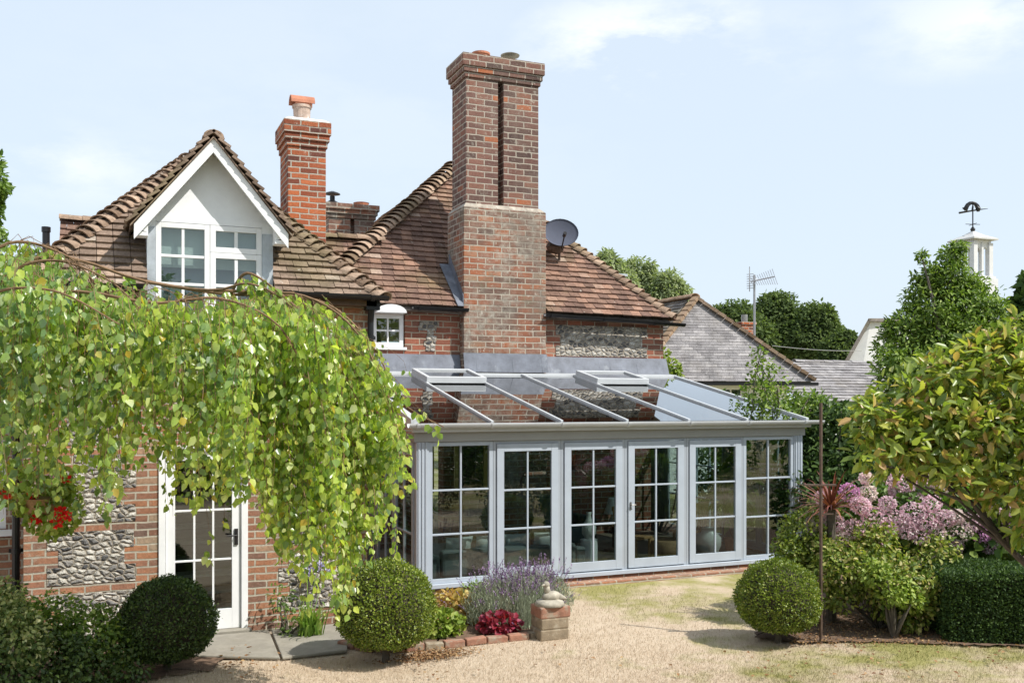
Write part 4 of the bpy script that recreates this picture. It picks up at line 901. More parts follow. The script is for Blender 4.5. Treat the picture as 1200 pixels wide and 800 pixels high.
for i in range(2):
    b = MB(); e0, e1 = sl[i].lerp(sl[i+1], .01), sl[i].lerp(sl[i+1], .985); f0, f1 = sb_[i].lerp(sb_[i+1], .01), sb_[i].lerp(sb_[i+1], .985)
    q = [Vector((p.x, p.y, .0)) for p in (e0, e1, f1, f0)]; b.hexa(q+[p+Vector((0, 0, .03)) for p in q]); b.build('slab', 'paving', pv, bevel=.01)
# brick strip under the conservatory doors
b = MB(); b.box(1.9, 6.5, -.30, -.095, -.03, .035); ob = b.build('brick_apron', 'brick_wall', cons, bevel=.008)
# brick pier with its stone bird
pc = G(645, 746); pier = thing('brick_pier', (pc.x, pc.y, 0), 'low stack of old bricks at the end of the flower bed', 'brick pier')
for k, (m_, w_) in enumerate((('old_brick_mossy', .17), ('old_brick_mossy', .165), ('old_brick', .18))):
    b = MB(); z = .12*k; q = .006*(k-1)
    b.box(pc.x-w_+q, pc.x+w_+q, pc.y-.13, pc.y+.16, z-.01, z+.115); b.build('brick_course', m_, pier, bevel=.018)
b = MB(); b.box(pc.x-.16, pc.x+.16, pc.y-.12, pc.y+.15, 0, .353); b.build('mortar', 'mortar_cap', pier)
bz = .358; b = MB(); b.lathe((pc.x-.01, pc.y, bz), [(.17, -.005), (.15, .04), (.09, .06)], 14)
b.ell((pc.x+.01, pc.y, bz+.09), (.11, .07, .06), 14, 9, .06); b.ell((pc.x-.045, pc.y-.01, bz+.17), (.035, .035, .055), 12, 8, .05); b.ell((pc.x-.055, pc.y-.01, bz+.225), (.04, .035, .035), 12, 8, .05)
b.tube([(pc.x-.08, pc.y-.02, bz+.225), (pc.x-.125, pc.y-.03, bz+.215)], [.015, .003], 8); b.tube([(pc.x+.08, pc.y, bz+.09), (pc.x+.2, pc.y+.01, bz+.045)], [.045, .012], 8)
tag(b.build('bird_statue', 'stone_ornament', smooth=True), 'small weathered stone bird sitting on the low brick stack', 'statue')
# feeder pole
pb = G(962, 752); pole = thing('garden_pole', (pb.x, pb.y, 0), 'thin rusty metal pole with a short crossbar beside the clipped ball', 'pole')
Zp = H*F/(752-YH)
b = MB(); b.tube([(pb.x, pb.y, -.05), (pb.x, pb.y, W(962, 472, Zp).z)], .017, 8); b.build('post', 'rust_iron', pole)
z_ = W(0, 568, Zp).z; b = MB(); b.bar((pb.x-.17, pb.y+.07, z_), (pb.x+.15, pb.y-.06, z_), .05, .018); b.build('crossbar', 'rust_iron', pole)
z_ = W(0, 602, Zp).z; b = MB(); b.bar((pb.x-.02, pb.y, z_), (pb.x+.13, pb.y-.05, z_), .012, .012); b.build('perch', 'rust_iron', pole)

# ================================================================== clipped balls and hedge
def ball(x, ytop, ybot, rp, label, mat_, n, Lf=.026):
    Z = H*F/(ybot-YH); k = Z/F; c = W(x, (ytop+ybot)/2, Z); rz_ = (ybot-ytop)/2*k*1.0; r_ = rp*k
    t_ = thing('topiary_ball', (c.x, c.y, 0), label, 'topiary', 'clipped ball shrubs')
    b = MB(); b.ell(c+Vector((0, 0, rz_*.06)), (r_*.84, r_*.84, rz_*.84), 24, 16, .05); b.build('dark_core', 'twig_core_dark', t_)  # solid dark core added inside so no light shows through the leaves
    d = rdir(n); bump = 1 + .03*np.sin(d[:, 0]*15+x*2)*np.sin(d[:, 2]*13)*np.sin(d[:, 1]*14) + .035*np.sin(d[:, 0]*7+x)*np.sin(d[:, 2]*6+1) + .025*np.sin(d[:, 1]*13+x)
    s = rng.uniform(.88, 1.015, n)*bump; sh_ = rng.random(n) < .03; s[sh_] *= rng.uniform(1.01, 1.07, sh_.sum())
    low = np.where(d[:, 2] < -.35, 1+(d[:, 2]+.35)*.28, 1)
    p = np.array(c)+d*np.array([r_, r_, rz_])*(s*low)[:, None]; p[:, 2] = np.maximum(p[:, 2], .01)
    A = d*.8+rdir(n)*.8; A[:, 2] += .25; sz = rng.uniform(.7, 1.35, n)
    p[:, 2] += np.where(d[:, 2] < -.8, .03, 0); leaves('foliage', p, A, d+rdir(n)*.8, Lf*sz, Lf*.62*sz, mat_, t_)
    b = MB(); b.tube([(c.x, c.y, -.05), (c.x, c.y, c.z)], .04, 8); b.build('trunk', 'bark', t_)
ball(452, 656, 772, 57, 'green clipped ball shrub standing between the paving and the flower bed', 'leaf_box', 24000, .022)
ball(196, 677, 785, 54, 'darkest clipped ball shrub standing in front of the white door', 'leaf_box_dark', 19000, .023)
ball(912, 656, 750, 48, 'bright topped clipped ball shrub left of the metal pole', 'leaf_box', 20000, .022)
hg = thing('box_hedge', (5, -4.5, 0), 'low dark clipped hedge at the right edge of the border', 'hedge')
ha, hb_ = G(1112, 752), G(1330, 760); hd = (hb_-ha); 
n = 26000; u = rng.uniform(0, 1, n); face = rng.random(n); dp = np.where(face < .55, rng.uniform(-.03, .03, n), rng.uniform(0, .9, n)); hh = .72
zz = np.where(face < .55, rng.uniform(0.02, hh, n), hh+rng.uniform(-.04, .03, n)); nv = Vector((-hd.y, hd.x, 0)).normalized()
P_ = np.array(ha)[None]+u[:, None]*np.array(hd)[None]+np.array(nv)[None]*dp[:, None]; P_[:, 2] = zz + .02*np.sin(P_[:, 0]*5)
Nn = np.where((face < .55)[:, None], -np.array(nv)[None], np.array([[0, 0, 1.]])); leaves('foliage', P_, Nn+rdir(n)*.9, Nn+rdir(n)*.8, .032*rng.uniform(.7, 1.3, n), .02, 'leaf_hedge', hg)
endn = 4000; P_ = np.array(ha)[None]+np.array(nv)[None]*rng.uniform(0, .9, endn)[:, None]-np.array(hd.normalized())[None]*rng.uniform(-.03, .05, endn)[:, None]; P_[:, 2] = rng.uniform(.02, hh, endn)
leaves('end_foliage', P_, rdir(endn), rdir(endn)-np.array([[1., 0, 0]]), .032, .02, 'leaf_hedge', hg)
b = MB(); q = [ha+nv*.05+hd.normalized()*.05, hb_+nv*.05, hb_+nv*.85, ha+nv*.85+hd.normalized()*.05]; q = [Vector((p.x, p.y, 0)) for p in q]; b.hexa(q+[p+Vector((0, 0, .67)) for p in q]); b.build('dark_core', 'twig_core_dark', hg)  # added dark block fills the hedge against see-through gaps

# ================================================================== shrubs
def shrub(name, label, blobs, n, L, Wd, mat_, cat='shrub', stems=6, sub=None, group=None, inner=.5, stem_mat='bark', r0=.02, **kw):
    cx = sum(b[0].x for b in blobs)/len(blobs); cy = sum(b[0].y for b in blobs)/len(blobs)
    t_ = thing(name, (cx, cy, 0), label, cat, group); bl = blobs
    if sub: bl = blobs + sub_blobs(blobs, sub)
    b = MB(); tg = [random.choice(bl)[0] for _ in range(stems)]; limbs(b, (cx, cy, -.02), tg, r0); b.build('stem', stem_mat, t_)
    crown('foliage', bl, n, L, Wd, mat_, t_, inner, **kw); return t_
# golden shrub in front of the hydrangeas
def gb(l): return [blob(*q) for q in l]
shrub('golden_shrub', 'rounded yellow-green shrub with pale peach tips behind the pole', gb([(985, 665, 30, 10.9), (1040, 682, 36, 10.8), (1088, 690, 30, 10.8), (1020, 642, 28, 11.2), (960, 648, 22, 11.2), (1095, 655, 28, 11.2), (1065, 715, 22, 10.7), (985, 700, 16, 10.8)]), 10500, .055, .032, 'leaf_gold', stems=40, sub=14, r0=.012, inner=.35, outer=1.15)
shrub('lime_shrub', 'bright lime leaved shrub low in front of the border', gb([(1048, 690, 18, 10.5), (1025, 672, 14, 10.5), (1070, 702, 12, 10.5)]), 1700, .045, .028, 'leaf_lime', stems=12, sub=7, inner=.3, outer=1.2)
shrub('spirea_shrub', 'fine leaved green shrub just above the bright topped ball', gb([(940, 625, 26, 11.3), (965, 605, 22, 11.8), (925, 645, 20, 11.2)]), 4200, .045, .025, 'leaf_box', stems=6, sub=5)
# hydrangea
hy = shrub('hydrangea', 'large pink mophead hydrangea filling the middle of the right border', gb([(1000, 625, 46, 12), (1060, 615, 52, 12), (1125, 625, 50, 11.8), (1190, 630, 50, 11.6), (1100, 575, 34, 12.6)]), 3800, .13, .085, 'leaf_hydrangea', stems=12, sub=4, inner=.6, stem_mat='bark')
heads = [(967,583,11,'petal_pink'),(995,577,11,'petal_magenta'),(1017,578,10,'petal_cream'),(1008,592,11,'petal_pink'),(1023,605,13,'petal_pink'),(1046,560,9,'petal_pink'),(1062,566,11,'petal_pink'),(1084,560,12,'petal_pink'),
  (1052,610,13,'petal_pink'),(1070,602,14,'petal_pink'),(1062,620,12,'petal_pink'),(1040,618,11,'petal_pink'),(1000,620,12,'petal_pink'),(985,632,10,'petal_cream'),(1085,612,11,'petal_pink'),(1078,628,10,'petal_pink'),
  (955,612,10,'petal_cream'),(970,600,9,'petal_cream'),(1125,622,13,'petal_cream'),(1137,612,11,'petal_pink'),(1150,625,11,'petal_magenta'),(1120,605,9,'petal_cream'),(1180,612,11,'petal_magenta'),(1195,622,10,'petal_pink'),
  (1190,600,9,'petal_pink'),(1102,570,9,'petal_cream'),(1050,575,8,'petal_pink'),(1120,640,8,'petal_pink'),(1030,632,9,'petal_pink'),(1100,625,8,'petal_cream'),(1085,555,8,'petal_pink'),(950,625,8,'petal_pink'),(1165,600,9,'petal_pink'),(1075,585,8,'petal_pink'),(1015,560,7,'petal_cream'),(1092,590,10,'petal_pink'),(1040,590,9,'petal_pink'),(1108,607,10,'petal_pink'),(977,612,11,'petal_pink'),(1160,640,9,'petal_pink')]
for (x, y, r_, m_) in heads:
    Z = 11.35 if y > 585 else 11.75
    c, q1, q2, q3 = blob(x, y, r_*1.0, Z, r_*.88); crown('flower_head', [(c, q1, q2, q3)], 330, .026, .024, m_, hy, .85, 1.05, 0, jit=.5)
# cordyline
cp = W(974, 596, 11.25); cd_ = thing('cordyline', (cp.x, cp.y, 0), 'spiky dark red palm-like plant just behind the metal pole', 'plant')
b = MB(); b.tube([(cp.x, cp.y, 0), (cp.x, cp.y, cp.z)], [.06, .05], 8); b.build('trunk', 'bark', cd_)
n = 90; d = rdir(n); d[:, 2] = np.abs(d[:, 2])*.9+.05; d = nrm_(d); L = rng.uniform(.45, .72, n); v, f = [], []
for i in range(n):
    D = Vector(d[i]); s_ = D.cross(Vector((0, 0, 1))).normalized()*.016; k = len(v)
    for j in range(5):
        t_ = j/4; p = cp+D*L[i]*t_-Vector((0, 0, .16*t_**3)); w_ = (1-t_**2)*1.0+.05; v += [tuple(p-s_*w_), tuple(p+s_*w_)]
    for j in range(4): f.append((k+2*j, k+2*j+1, k+2*j+3, k+2*j+2))
raw('foliage', np.array(v), np.array(f), 'cordyline_leaf', cd_)
# magnolia-like tree with large leaves, right
kz = .70
def Wm(x, y, Z): return W(x, y, Z*kz)
mt = thing('magnolia_tree', (*W(1360, 700, 9.4*kz).xy, 0), 'spreading small tree with large yellow-green leaves at the right edge', 'tree')
root = Wm(1360, 700, 9.4); root.z = -.1
br = [Wm(1130, 600, 9.0), Wm(1060, 560, 9.2), Wm(1090, 530, 9.4), Wm(1180, 560, 9.0), Wm(1190, 480, 9.3), Wm(1120, 470, 9.4), Wm(1040, 500, 9.4), Wm(1230, 430, 9.5), Wm(1080, 440, 9.6), Wm(1150, 420, 9.7)]
b = MB(); k1, k2 = Wm(1245, 700, 9.4), Wm(1180, 640, 9.2)
b.tube([root, Wm(1310, 800, 9.4), k1, k2, Wm(1140, 590, 9.1)], [.06, .05, .03, .02, .014], 8); limbs(b, k2, br[:7], .014, sag=.06); limbs(b, k1, br[7:]+[Wm(1250, 520, 9.2)], .02, sag=.08)
limbs(b, Wm(1140, 590, 9.1), [Wm(1030, 545, 9.1), Wm(1010, 480, 9.3), Wm(1085, 570, 8.9)], .015, sag=.08); b.build('trunk', 'twig_core_dark', mt)
mb_ = [blob(x, y, r_, Z*kz) for x, y, r_, Z in [(1060, 480, 40, 9.4), (1110, 455, 44, 9.6), (1165, 445, 50, 9.6), (1045, 520, 34, 9.2), (1100, 510, 42, 9.3), (1160, 510, 46, 9.2), (1210, 480, 56, 9.3), (1022, 490, 24, 9.2), (1120, 555, 22, 9.0), (1190, 570, 32, 9.0), (1185, 408, 26, 9.8), (1215, 400, 34, 9.8), (1150, 420, 24, 9.8), (1205, 622, 16, 9.0), (1240, 560, 46, 9.0)]]
mb_ += sub_blobs(mb_, 4, (.25, .45), (.6, 1.1))
crown('foliage', mb_, 5600, .092, .037, 'leaf_magnolia', mt, .1, 1.22, .25, jit=.8, up=.7, blunt=.56, curl=.15)
# bay-like tree behind
def tree(name, label, base, blobs, n, L, Wd, mat_, group=None, sub=5, r0=.15, cat='tree', trunkmat='bark', inner=.55, core=False, **kw):
    t_ = thing(name, (base.x, base.y, 0), label, cat, group); bl = blobs + sub_blobs(blobs, sub)
    b = MB(); top = max(blobs, key=lambda q: q[0].z)[0]; mid = Vector((base.x, base.y, 0)).lerp(top, .45)
    b.tube([Vector((base.x, base.y, -.1)), Vector((base.x, base.y, 0)).lerp(mid, .5), mid], [r0, r0*.8, r0*.65], 9); limbs(b, mid, [q[0] for q in blobs], r0*.5); b.build('trunk', trunkmat, t_)
    crown('crown', bl, n, L, Wd, mat_, t_, inner, **kw)
    return t_
tree('bay_tree', 'tall pointed green tree in front of the bell turret', W(1105, 470, 17), gb([(1112, 330, 24, 17), (1095, 365, 34, 17), (1138, 368, 34, 17), (1075, 405, 38, 17), (1130, 420, 50, 17), (1168, 398, 24, 17), (1088, 325, 15, 17), (1116, 300, 13, 17), (1055, 435, 28, 16.5), (1124, 290, 8, 17), (1080, 300, 6, 17), (1046, 385, 12, 17), (1160, 365, 15, 17), (1140, 335, 14, 17)]), 24000, .088, .036, 'leaf_bay', sub=18, r0=.14, inner=.25, outer=1.25, jit=.5)
for i, (x, y, r_, lb) in enumerate(((1196, 350, 22, 'dark treetop at the far right edge beyond the pointed tree'),)):
    tree('garden_tree', lb, W(1215, 470, 30), gb([(1215, 365, 26, 30), (1225, 400, 34, 30), (1212, 335, 14, 30)]), 4000, .3, .16, 'leaf_hedge', sub=5)
# loose young shrubs before the barn
shrub('young_tree', 'loose bright green sapling rising in front of the slate roofed barn', gb([(893, 430, 13, 16), (888, 412, 7, 16), (900, 455, 22, 16), (885, 474, 22, 16), (925, 482, 24, 16), (945, 474, 14, 16)]), 1300, .08, .04, 'leaf_bay', 'tree', stems=14, sub=9, inner=.1, outer=1.3, droop=.2)
shrub('wisteria', 'yellow-green climber tip at the right corner of the conservatory roof', gb([(786, 432, 11, 19.8), (778, 416, 6, 19.8), (790, 446, 11, 19.8), (783, 460, 12, 19.8)]), 700, .10, .06, 'leaf_lime', 'climber', stems=3, sub=3, inner=.3)
# dark evergreen mass at the right behind the border, individually
for i, (bl, lb, mt_) in enumerate((
    ([(975, 505, 34, 16), (960, 545, 40, 16), (990, 560, 40, 15.5), (1000, 510, 34, 16), (950, 580, 40, 15.5), (985, 600, 40, 15.5)], 'dark evergreen bush filling the gap right of the conservatory', 'leaf_hedge'),
    ([(1030, 500, 34, 17), (1050, 560, 56, 16), (1090, 500, 50, 17), (1020, 600, 50, 15)], 'dense dark bush behind the pink hydrangea', 'leaf_hedge'),
    ([(1150, 520, 70, 16), (1210, 500, 70, 16), (1140, 590, 60, 15), (1220, 590, 70, 15), (1170, 450, 50, 17)], 'broad shaded bush behind the large-leaved tree', 'leaf_hedge'))):
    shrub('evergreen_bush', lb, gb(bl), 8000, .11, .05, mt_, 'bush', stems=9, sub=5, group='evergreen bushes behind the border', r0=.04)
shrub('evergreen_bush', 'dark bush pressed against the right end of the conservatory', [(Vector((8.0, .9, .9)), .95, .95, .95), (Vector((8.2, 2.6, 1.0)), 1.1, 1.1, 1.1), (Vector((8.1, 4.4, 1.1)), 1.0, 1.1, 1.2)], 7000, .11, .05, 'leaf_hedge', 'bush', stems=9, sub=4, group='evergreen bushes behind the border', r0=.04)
shrub('evergreen_bush', 'mid green bush below the barn, left of the dark evergreens', gb([(920, 510, 40, 20), (880, 500, 40, 22), (955, 500, 40, 21), (840, 500, 40, 24), (990, 500, 30, 22)]), 4500, .14, .07, 'leaf_mid', 'bush', stems=9, sub=4, group='evergreen bushes behind the border', r0=.04)
# left low shrubs
shrub('low_shrub', 'loose mixed green shrub at the foot of the flint wall', gb([(60, 730, 36, 8.9), (110, 742, 34, 8.9), (20, 745, 40, 8.7), (140, 756, 28, 9)]), 4600, .045, .028, 'leaf_bay', stems=10, sub=6)
shrub('variegated_shrub', 'cream edged small leaved shrub in the bottom left corner', gb([(5, 705, 26, 8.4), (20, 735, 26, 8.3), (-20, 740, 36, 8.4), (35, 760, 20, 8.3)]), 3200, .045, .028, 'leaf_variegated', stems=7, sub=5)
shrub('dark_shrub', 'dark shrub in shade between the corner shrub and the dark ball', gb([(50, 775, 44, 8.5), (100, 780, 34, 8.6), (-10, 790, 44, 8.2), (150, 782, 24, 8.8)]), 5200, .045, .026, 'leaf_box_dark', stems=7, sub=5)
# lavender
lv = G(620, 735); lt = thing('lavender', (lv.x, lv.y, 0), 'grey-green lavender bush with purple spikes behind the brick stack', 'lavender bush')
v, f, fp, fa = [], [], [], []
for i in range(1100):
    cx = random.choice(((lv.x-.35, lv.y+.15), (lv.x+.05, lv.y+.25), (lv.x+.35, lv.y+.35), (lv.x-.05, lv.y+.0)))
    bx_, by_ = cx[0]+random.gauss(0, .08), cx[1]+random.gauss(0, .08); az = random.uniform(0, 2*math.pi); tl = abs(random.gauss(0, .45)); L_ = random.uniform(.42, .68)*(1 if i % 2 else .62)
    D = Vector((math.cos(az)*math.sin(tl), math.sin(az)*math.sin(tl), math.cos(tl))); p = Vector((bx_, by_, .02)); s_ = D.cross(Vector((.3, .8, .1))).normalized()*.0028; e = p+D*L_-Vector((0, 0, .08*tl)); k = len(v)
    v += [tuple(p-s_), tuple(p+s_), tuple(e+s_*.6), tuple(e-s_*.6)]; f.append((k, k+1, k+2, k+3))
    if i % 2:
        for j in range(9): fp.append(tuple(e+D*(j*.009)+Vector((random.gauss(0, .004), random.gauss(0, .004), 0)))); fa.append(tuple(D+Vector((random.gauss(0, .8), random.gauss(0, .8), 0))))
raw('stalk', np.array(v), np.array(f), 'lavender_leaf', lt)
leaves('flower_spike', np.array(fp), np.array(fa), rdir(len(fp)), .018, .011, 'lavender_flower', lt)
n = 11000; P_, _d = shell([(Vector((lv.x-.33, lv.y+.2, .2)), .34, .28, .30), (Vector((lv.x+.05, lv.y+.2, .22)), .36, .28, .33), (Vector((lv.x+.38, lv.y+.35, .18)), .30, .25, .30)], n, .3, 1.1); n = len(P_); A = rdir(n)*.6; A[:, 2] += .9
leaves('foliage', P_, A, rdir(n), .06*rng.uniform(.6, 1.4, n), .007, 'lavender_leaf', lt)
# bedding
def patch(name, label, x, y, r_, n, L, Wd, mat_, hgt=.2):
    c = G(x, y); t_ = thing(name, (c.x, c.y, 0), label, 'bedding plant'); bl = [(Vector((c.x, c.y, hgt*.45)), r_, r_*.7, hgt*.6)]
    b = MB(); limbs(b, (c.x, c.y, 0), [(c.x+random.uniform(-r_, r_)*.6, c.y+random.uniform(-r_, r_)*.4, hgt*.7) for _ in range(6)], .006, rmin=.002); b.build('stem', 'twig', t_)
    crown('foliage', bl, n, L, Wd, mat_, t_, .35, 1.08, -.1, .01)
patch('heuchera', 'mound of fresh lime green leaves beside the big green ball', 515, 745, .26, 700, .06, .05, 'leaf_lime', .26)
patch('heuchera', 'peach and yellow leaved mound behind the lime green mound', 530, 728, .30, 420, .07, .06, 'leaf_peach', .34)
patch('heuchera', 'dark red leaved mound next to the brick stack', 585, 742, .22, 260, .075, .065, 'leaf_red', .20)
patch('heuchera', 'peach leaved plant between the red mound and the lavender', 555, 730, .2, 240, .06, .05, 'leaf_peach', .30)
patch('bedding_plant', 'small green plant tucked under the lavender', 560, 720, .28, 600, .05, .03, 'leaf_mid', .36)
def straps(name, label, c, n, L, w_, mat_, parent=None, spread=.9):
    t_ = parent or thing(name, (c.x, c.y, 0), label, 'plant'); v, f = [], []
    for i in range(n):
        az = random.uniform(0, 2*math.pi); l = L*random.uniform(.6, 1.1); o_ = Vector((math.cos(az), math.sin(az), 0)); sp = random.uniform(.2, 1)*spread; s_ = Vector((-o_.y, o_.x, 0))*w_/2; k = len(v)
        st = c+Vector((random.gauss(0, .05), random.gauss(0, .05), 0))
        for j in range(7):
            t = j/6; p = st+o_*l*sp*t*.7+Vector((0, 0, l*(t-.62*sp*t*t))); wq = (1-t**3)*.9+.1; v += [tuple(p-s_*wq), tuple(p+s_*wq)]
        for j in range(6): f.append((k+2*j, k+2*j+1, k+2*j+3, k+2*j+2))
    raw('foliage', np.array(v), np.array(f), mat_, t_); return t_
ag = straps('agapanthus', 'agapanthus with pale blue flower heads between the wing and the conservatory', Vector((G(362, 746).x, G(362, 746).y, 0)), 110, .5, .024, 'leaf_strap')
b = MB()
for (x, y) in ((372, 662), (385, 668), (360, 672), (468, 660)):
    e = W(x, y, 11.0 if x < 400 else 11.4); s0 = Vector((G(362, 746).x, G(362, 746).y, .1)) if x < 400 else Vector((-.7, -1.3, 0)); b.tube([s0, s0.lerp(e, .5)+Vector((0, .03, .03)), e], .005, 5); crown('flower_head', [(e, .06, .06, .05)], 70, .045, .018, 'petal_blue', ag, .5, 1.0, 0)
b.build('flower_stalk', 'leaf_strap', ag)
shrub('wall_shrub', 'sparse green plant against the flint wall right of the white door', gb([(330, 700, 16, 10.7), (345, 730, 18, 10.6)]), 180, .06, .03, 'leaf_mid', stems=5, sub=2)
# fallen leaves
n = 170; P_ = np.array([tuple(G(random.choice((random.uniform(480, 520), random.uniform(260, 300), random.uniform(880, 1190), random.uniform(880, 1190), random.uniform(300, 1190))), random.uniform(757, 798)))[:2] for _ in range(n)])
P_ = np.concatenate([P_, np.full((n, 1), .028)], 1); A = rdir(n); A[:, 2] *= .2; Nn = rdir(n)*.4; Nn[:, 2] += 1
tag(leaves('fallen_leaves', P_, A, Nn, .05*rng.uniform(.5, 1.2, n), .03, 'leaf_dead'), 'scattered dry brown leaves on the lawn', 'fallen leaves', kind='stuff')
n = 900; c0 = G(505, 768); P_ = np.stack([rng.normal(c0.x, .22, n), rng.normal(c0.y, .09, n), rng.uniform(.005, .03, n)], 1); A = rdir(n); A[:, 2] *= .25; Nn = rdir(n)*.5; Nn[:, 2] += 1
c1 = [G(x, y) for x, y in zip(rng.uniform(925, 1130, 1500), rng.uniform(715, 757, 1500))]; P_ = np.concatenate([P_, np.array([(q.x, q.y, random.uniform(.016, .035)) for q in c1])]); A = rdir(2400); A[:, 2] *= .25; Nn = rdir(2400)*.5; Nn[:, 2] += 1
tag(leaves('leaf_litter', P_, A, Nn, .03, .018, 'leaf_dead'), 'brown clippings and dry leaves littering the ground under the shrubs', 'leaf litter', kind='stuff')

# ================================================================== weeping birch
bt = thing('weeping_birch', (*W(-70, 800, 8.0).xy, 0), 'weeping birch whose hanging leafy branches curtain the left of the house', 'tree')
ORG[bt] = Vector(bt.location)
TX = [-90, 0, 60, 120, 180, 240, 300, 350, 400, 430, 455, 480]; TY = [300, 288, 318, 335, 343, 350, 345, 350, 385, 425, 465, 520]
BX = [-90, 0, 40, 80, 110, 140, 165, 188, 215, 240, 290, 320, 350, 380, 400, 415, 440, 462, 485]; BY = [650, 610, 600, 590, 575, 600, 560, 545, 605, 585, 592, 640, 680, 715, 715, 680, 645, 610, 570]
b = MB(); base = W(-70, 800, 8.0); base.z = -.1; kn = W(-60, 420, 7.9)
b.tube([base, W(-75, 620, 7.95), kn, W(-50, 330, 7.9)], [.13, .11, .09, .06], 10)
arcs = [[(-60,420,7.9),(0,330,7.8),(60,305,7.8),(130,330,7.7),(180,380,7.6)], [(-50,330,7.9),(10,285,8.0),(70,296,8.1),(110,330,8.1),(150,400,8.1)], [(-50,340,7.9),(60,300,8.2),(170,330,8.3),(250,340,8.3),(290,332,8.2),(330,350,8.1),(380,400,8.0),(420,470,7.9)],
        [(170,330,8.3),(270,345,8.4),(350,345,8.4),(410,380,8.3),(450,450,8.2),(470,520,8.1)], [(-60,420,7.9),(60,345,7.4),(180,355,7.3),(260,350,7.4),(330,385,7.5),(370,470,7.5)], [(250,340,8.3),(330,345,8.5),(390,360,8.6),(440,410,8.6),(470,470,8.5),(520,500,8.4)],
        [(-60,420,7.9),(-20,350,7.2),(60,340,7.0),(140,380,6.9)], [(270,345,8.4),(290,320,8.3),(330,345,8.2),(370,380,8.1)]]
ARC = []
def spl(pts, n=24):
    P = [W(*p) for p in pts]; out = []
    for i in range(n+1):
        u = i/n*(len(P)-1); k = min(int(u), len(P)-2); t = u-k; p0, p1, p2, p3 = P[max(k-1, 0)], P[k], P[k+1], P[min(k+2, len(P)-1)]
        out.append(.5*((2*p1)+(p2-p0)*t+(2*p0-5*p1+4*p2-p3)*t*t+(3*p1-p0-3*p2+p3)*t**3))
    return out
for a in arcs: s = spl(a); b.tube(s, [.013*(1-.85*i/24)+.003 for i in range(25)], 6); ARC.append(s)
b.build('trunk', 'twig', bt)
tw = MB(); LP, LA, LN, LS = [], [], [], []
def strand(x, y0, y1, Z, dx, leafy=1.0, thick=.0028):
    L = max(20, y1-y0); n_ = max(5, int(L/14)); P = []; ph = random.uniform(0, 6)
    for i in range(n_+1):
        t = i/n_; P.append(W(x+dx*(1-(1-t)**1.7)+3*math.sin(ph+t*5), y0+L*(t**1.1), Z+.06*math.sin(ph*2+t*4)))
    tw.tube(P, [thick*(1-.6*i/n_) for i in range(n_+1)], 3, False)
    tot = sum((P[i+1]-P[i]).length for i in range(n_)); m_ = int(tot/.027*leafy)
    for j in range(m_):
        u = random.random()*n_; k = min(int(u), n_-1); p = P[k].lerp(P[k+1], u-k)
        az = random.uniform(0, 2*math.pi); h = Vector((math.cos(az), math.sin(az), 0))
        LP.append(tuple(p+h*random.uniform(.005, .035)-Vector((0, 0, .008)))); LA.append((h.x*.55+random.gauss(0, .2), h.y*.55+random.gauss(0, .2), -1+random.gauss(0, .3)))
        az2 = random.uniform(0, 2*math.pi); LN.append((math.cos(az2)+.25, math.sin(az2)-.5, random.gauss(.2, .35))); LS.append(random.choice((random.uniform(.35, .8), random.uniform(.7, 1.15), random.uniform(.9, 1.3))))
def pix(p):
    u, v = p.x-CA, p.y-CB; Zd = u*SN+v*CS; return 600+(u*CS-v*SN)/Zd*F, YH-(p.z-H)/Zd*F, Zd
for i in range(330):
    a = random.choice(ARC); k = random.randint(5, 23); x, y, Z = pix(a[k]); q = random.random()
    by = np.interp(x, BX, BY)
    if y > by-60 or x > 470: continue
    dx = random.uniform(4, 30) if x > 120 else random.gauss(4, 8)
    strand(x, y+random.uniform(-3, 3), min(by, y+random.uniform(25, 120)), Z+random.uniform(-.15, .15), dx if x+dx < 480 else 2, random.uniform(.5, 1), .0022)
for i in range(60):      # bare looping twigs on the shoulder of the crown
    a = random.choice(ARC[:5]); k = random.randint(6, 20); p = a[k]; q = a[min(24, k+random.randint(2, 5))]
    tw.tube([p, p.lerp(q, .5)+Vector((random.uniform(-.05, .05), random.uniform(-.1, .1), random.uniform(-.02, .10))), q+Vector((random.uniform(-.05, .1), random.uniform(-.1, .1), random.uniform(-.15, 0)))], [.004, .003, .0018], 4)
for i in range(90):       # long leafless-looking twigs raking down over the right shoulder
    x = random.uniform(240, 400); y = np.interp(x, TX, TY)+random.uniform(-6, 40); strand(x, y, y+random.uniform(50, 130), random.uniform(7.8, 8.7), min(random.uniform(35, 90), 478-x), random.uniform(.2, .5), .0024)
for i in range(1040):
    x = random.uniform(-85, 470) if random.random() < .8 else random.uniform(260, 440)
    if x > 425 and random.random() < .45: continue
    ty, by = np.interp(x, TX, TY), np.interp(x, BX, BY); span = by-ty
    f0 = random.random()**1.1*.75; y0 = ty+4+span*f0*.9; L = random.uniform(.22, .62)*span
    if random.random() < .35: y0 = ty+random.uniform(0, 20)
    y1 = min(y0+L, by+random.gauss(-12, 14)); 
    if y1-y0 < 25: y0 = y1-random.uniform(30, 70)
    if x > 400: Z = random.uniform(7.9, 8.7)
    elif x > 300: Z = random.uniform(7.4, 8.7)
    else: Z = random.uniform(6.9, 8.6)
    dx = random.gauss(0, 8) + (max(0, (x-280))*.16 if x > 280 else 0)*random.uniform(.2, 1.1)
    if x+dx > 482: dx = 482-x
    strand(x-dx*.7, max(y0, ty), y1, Z, dx, random.uniform(.6, 1.05))
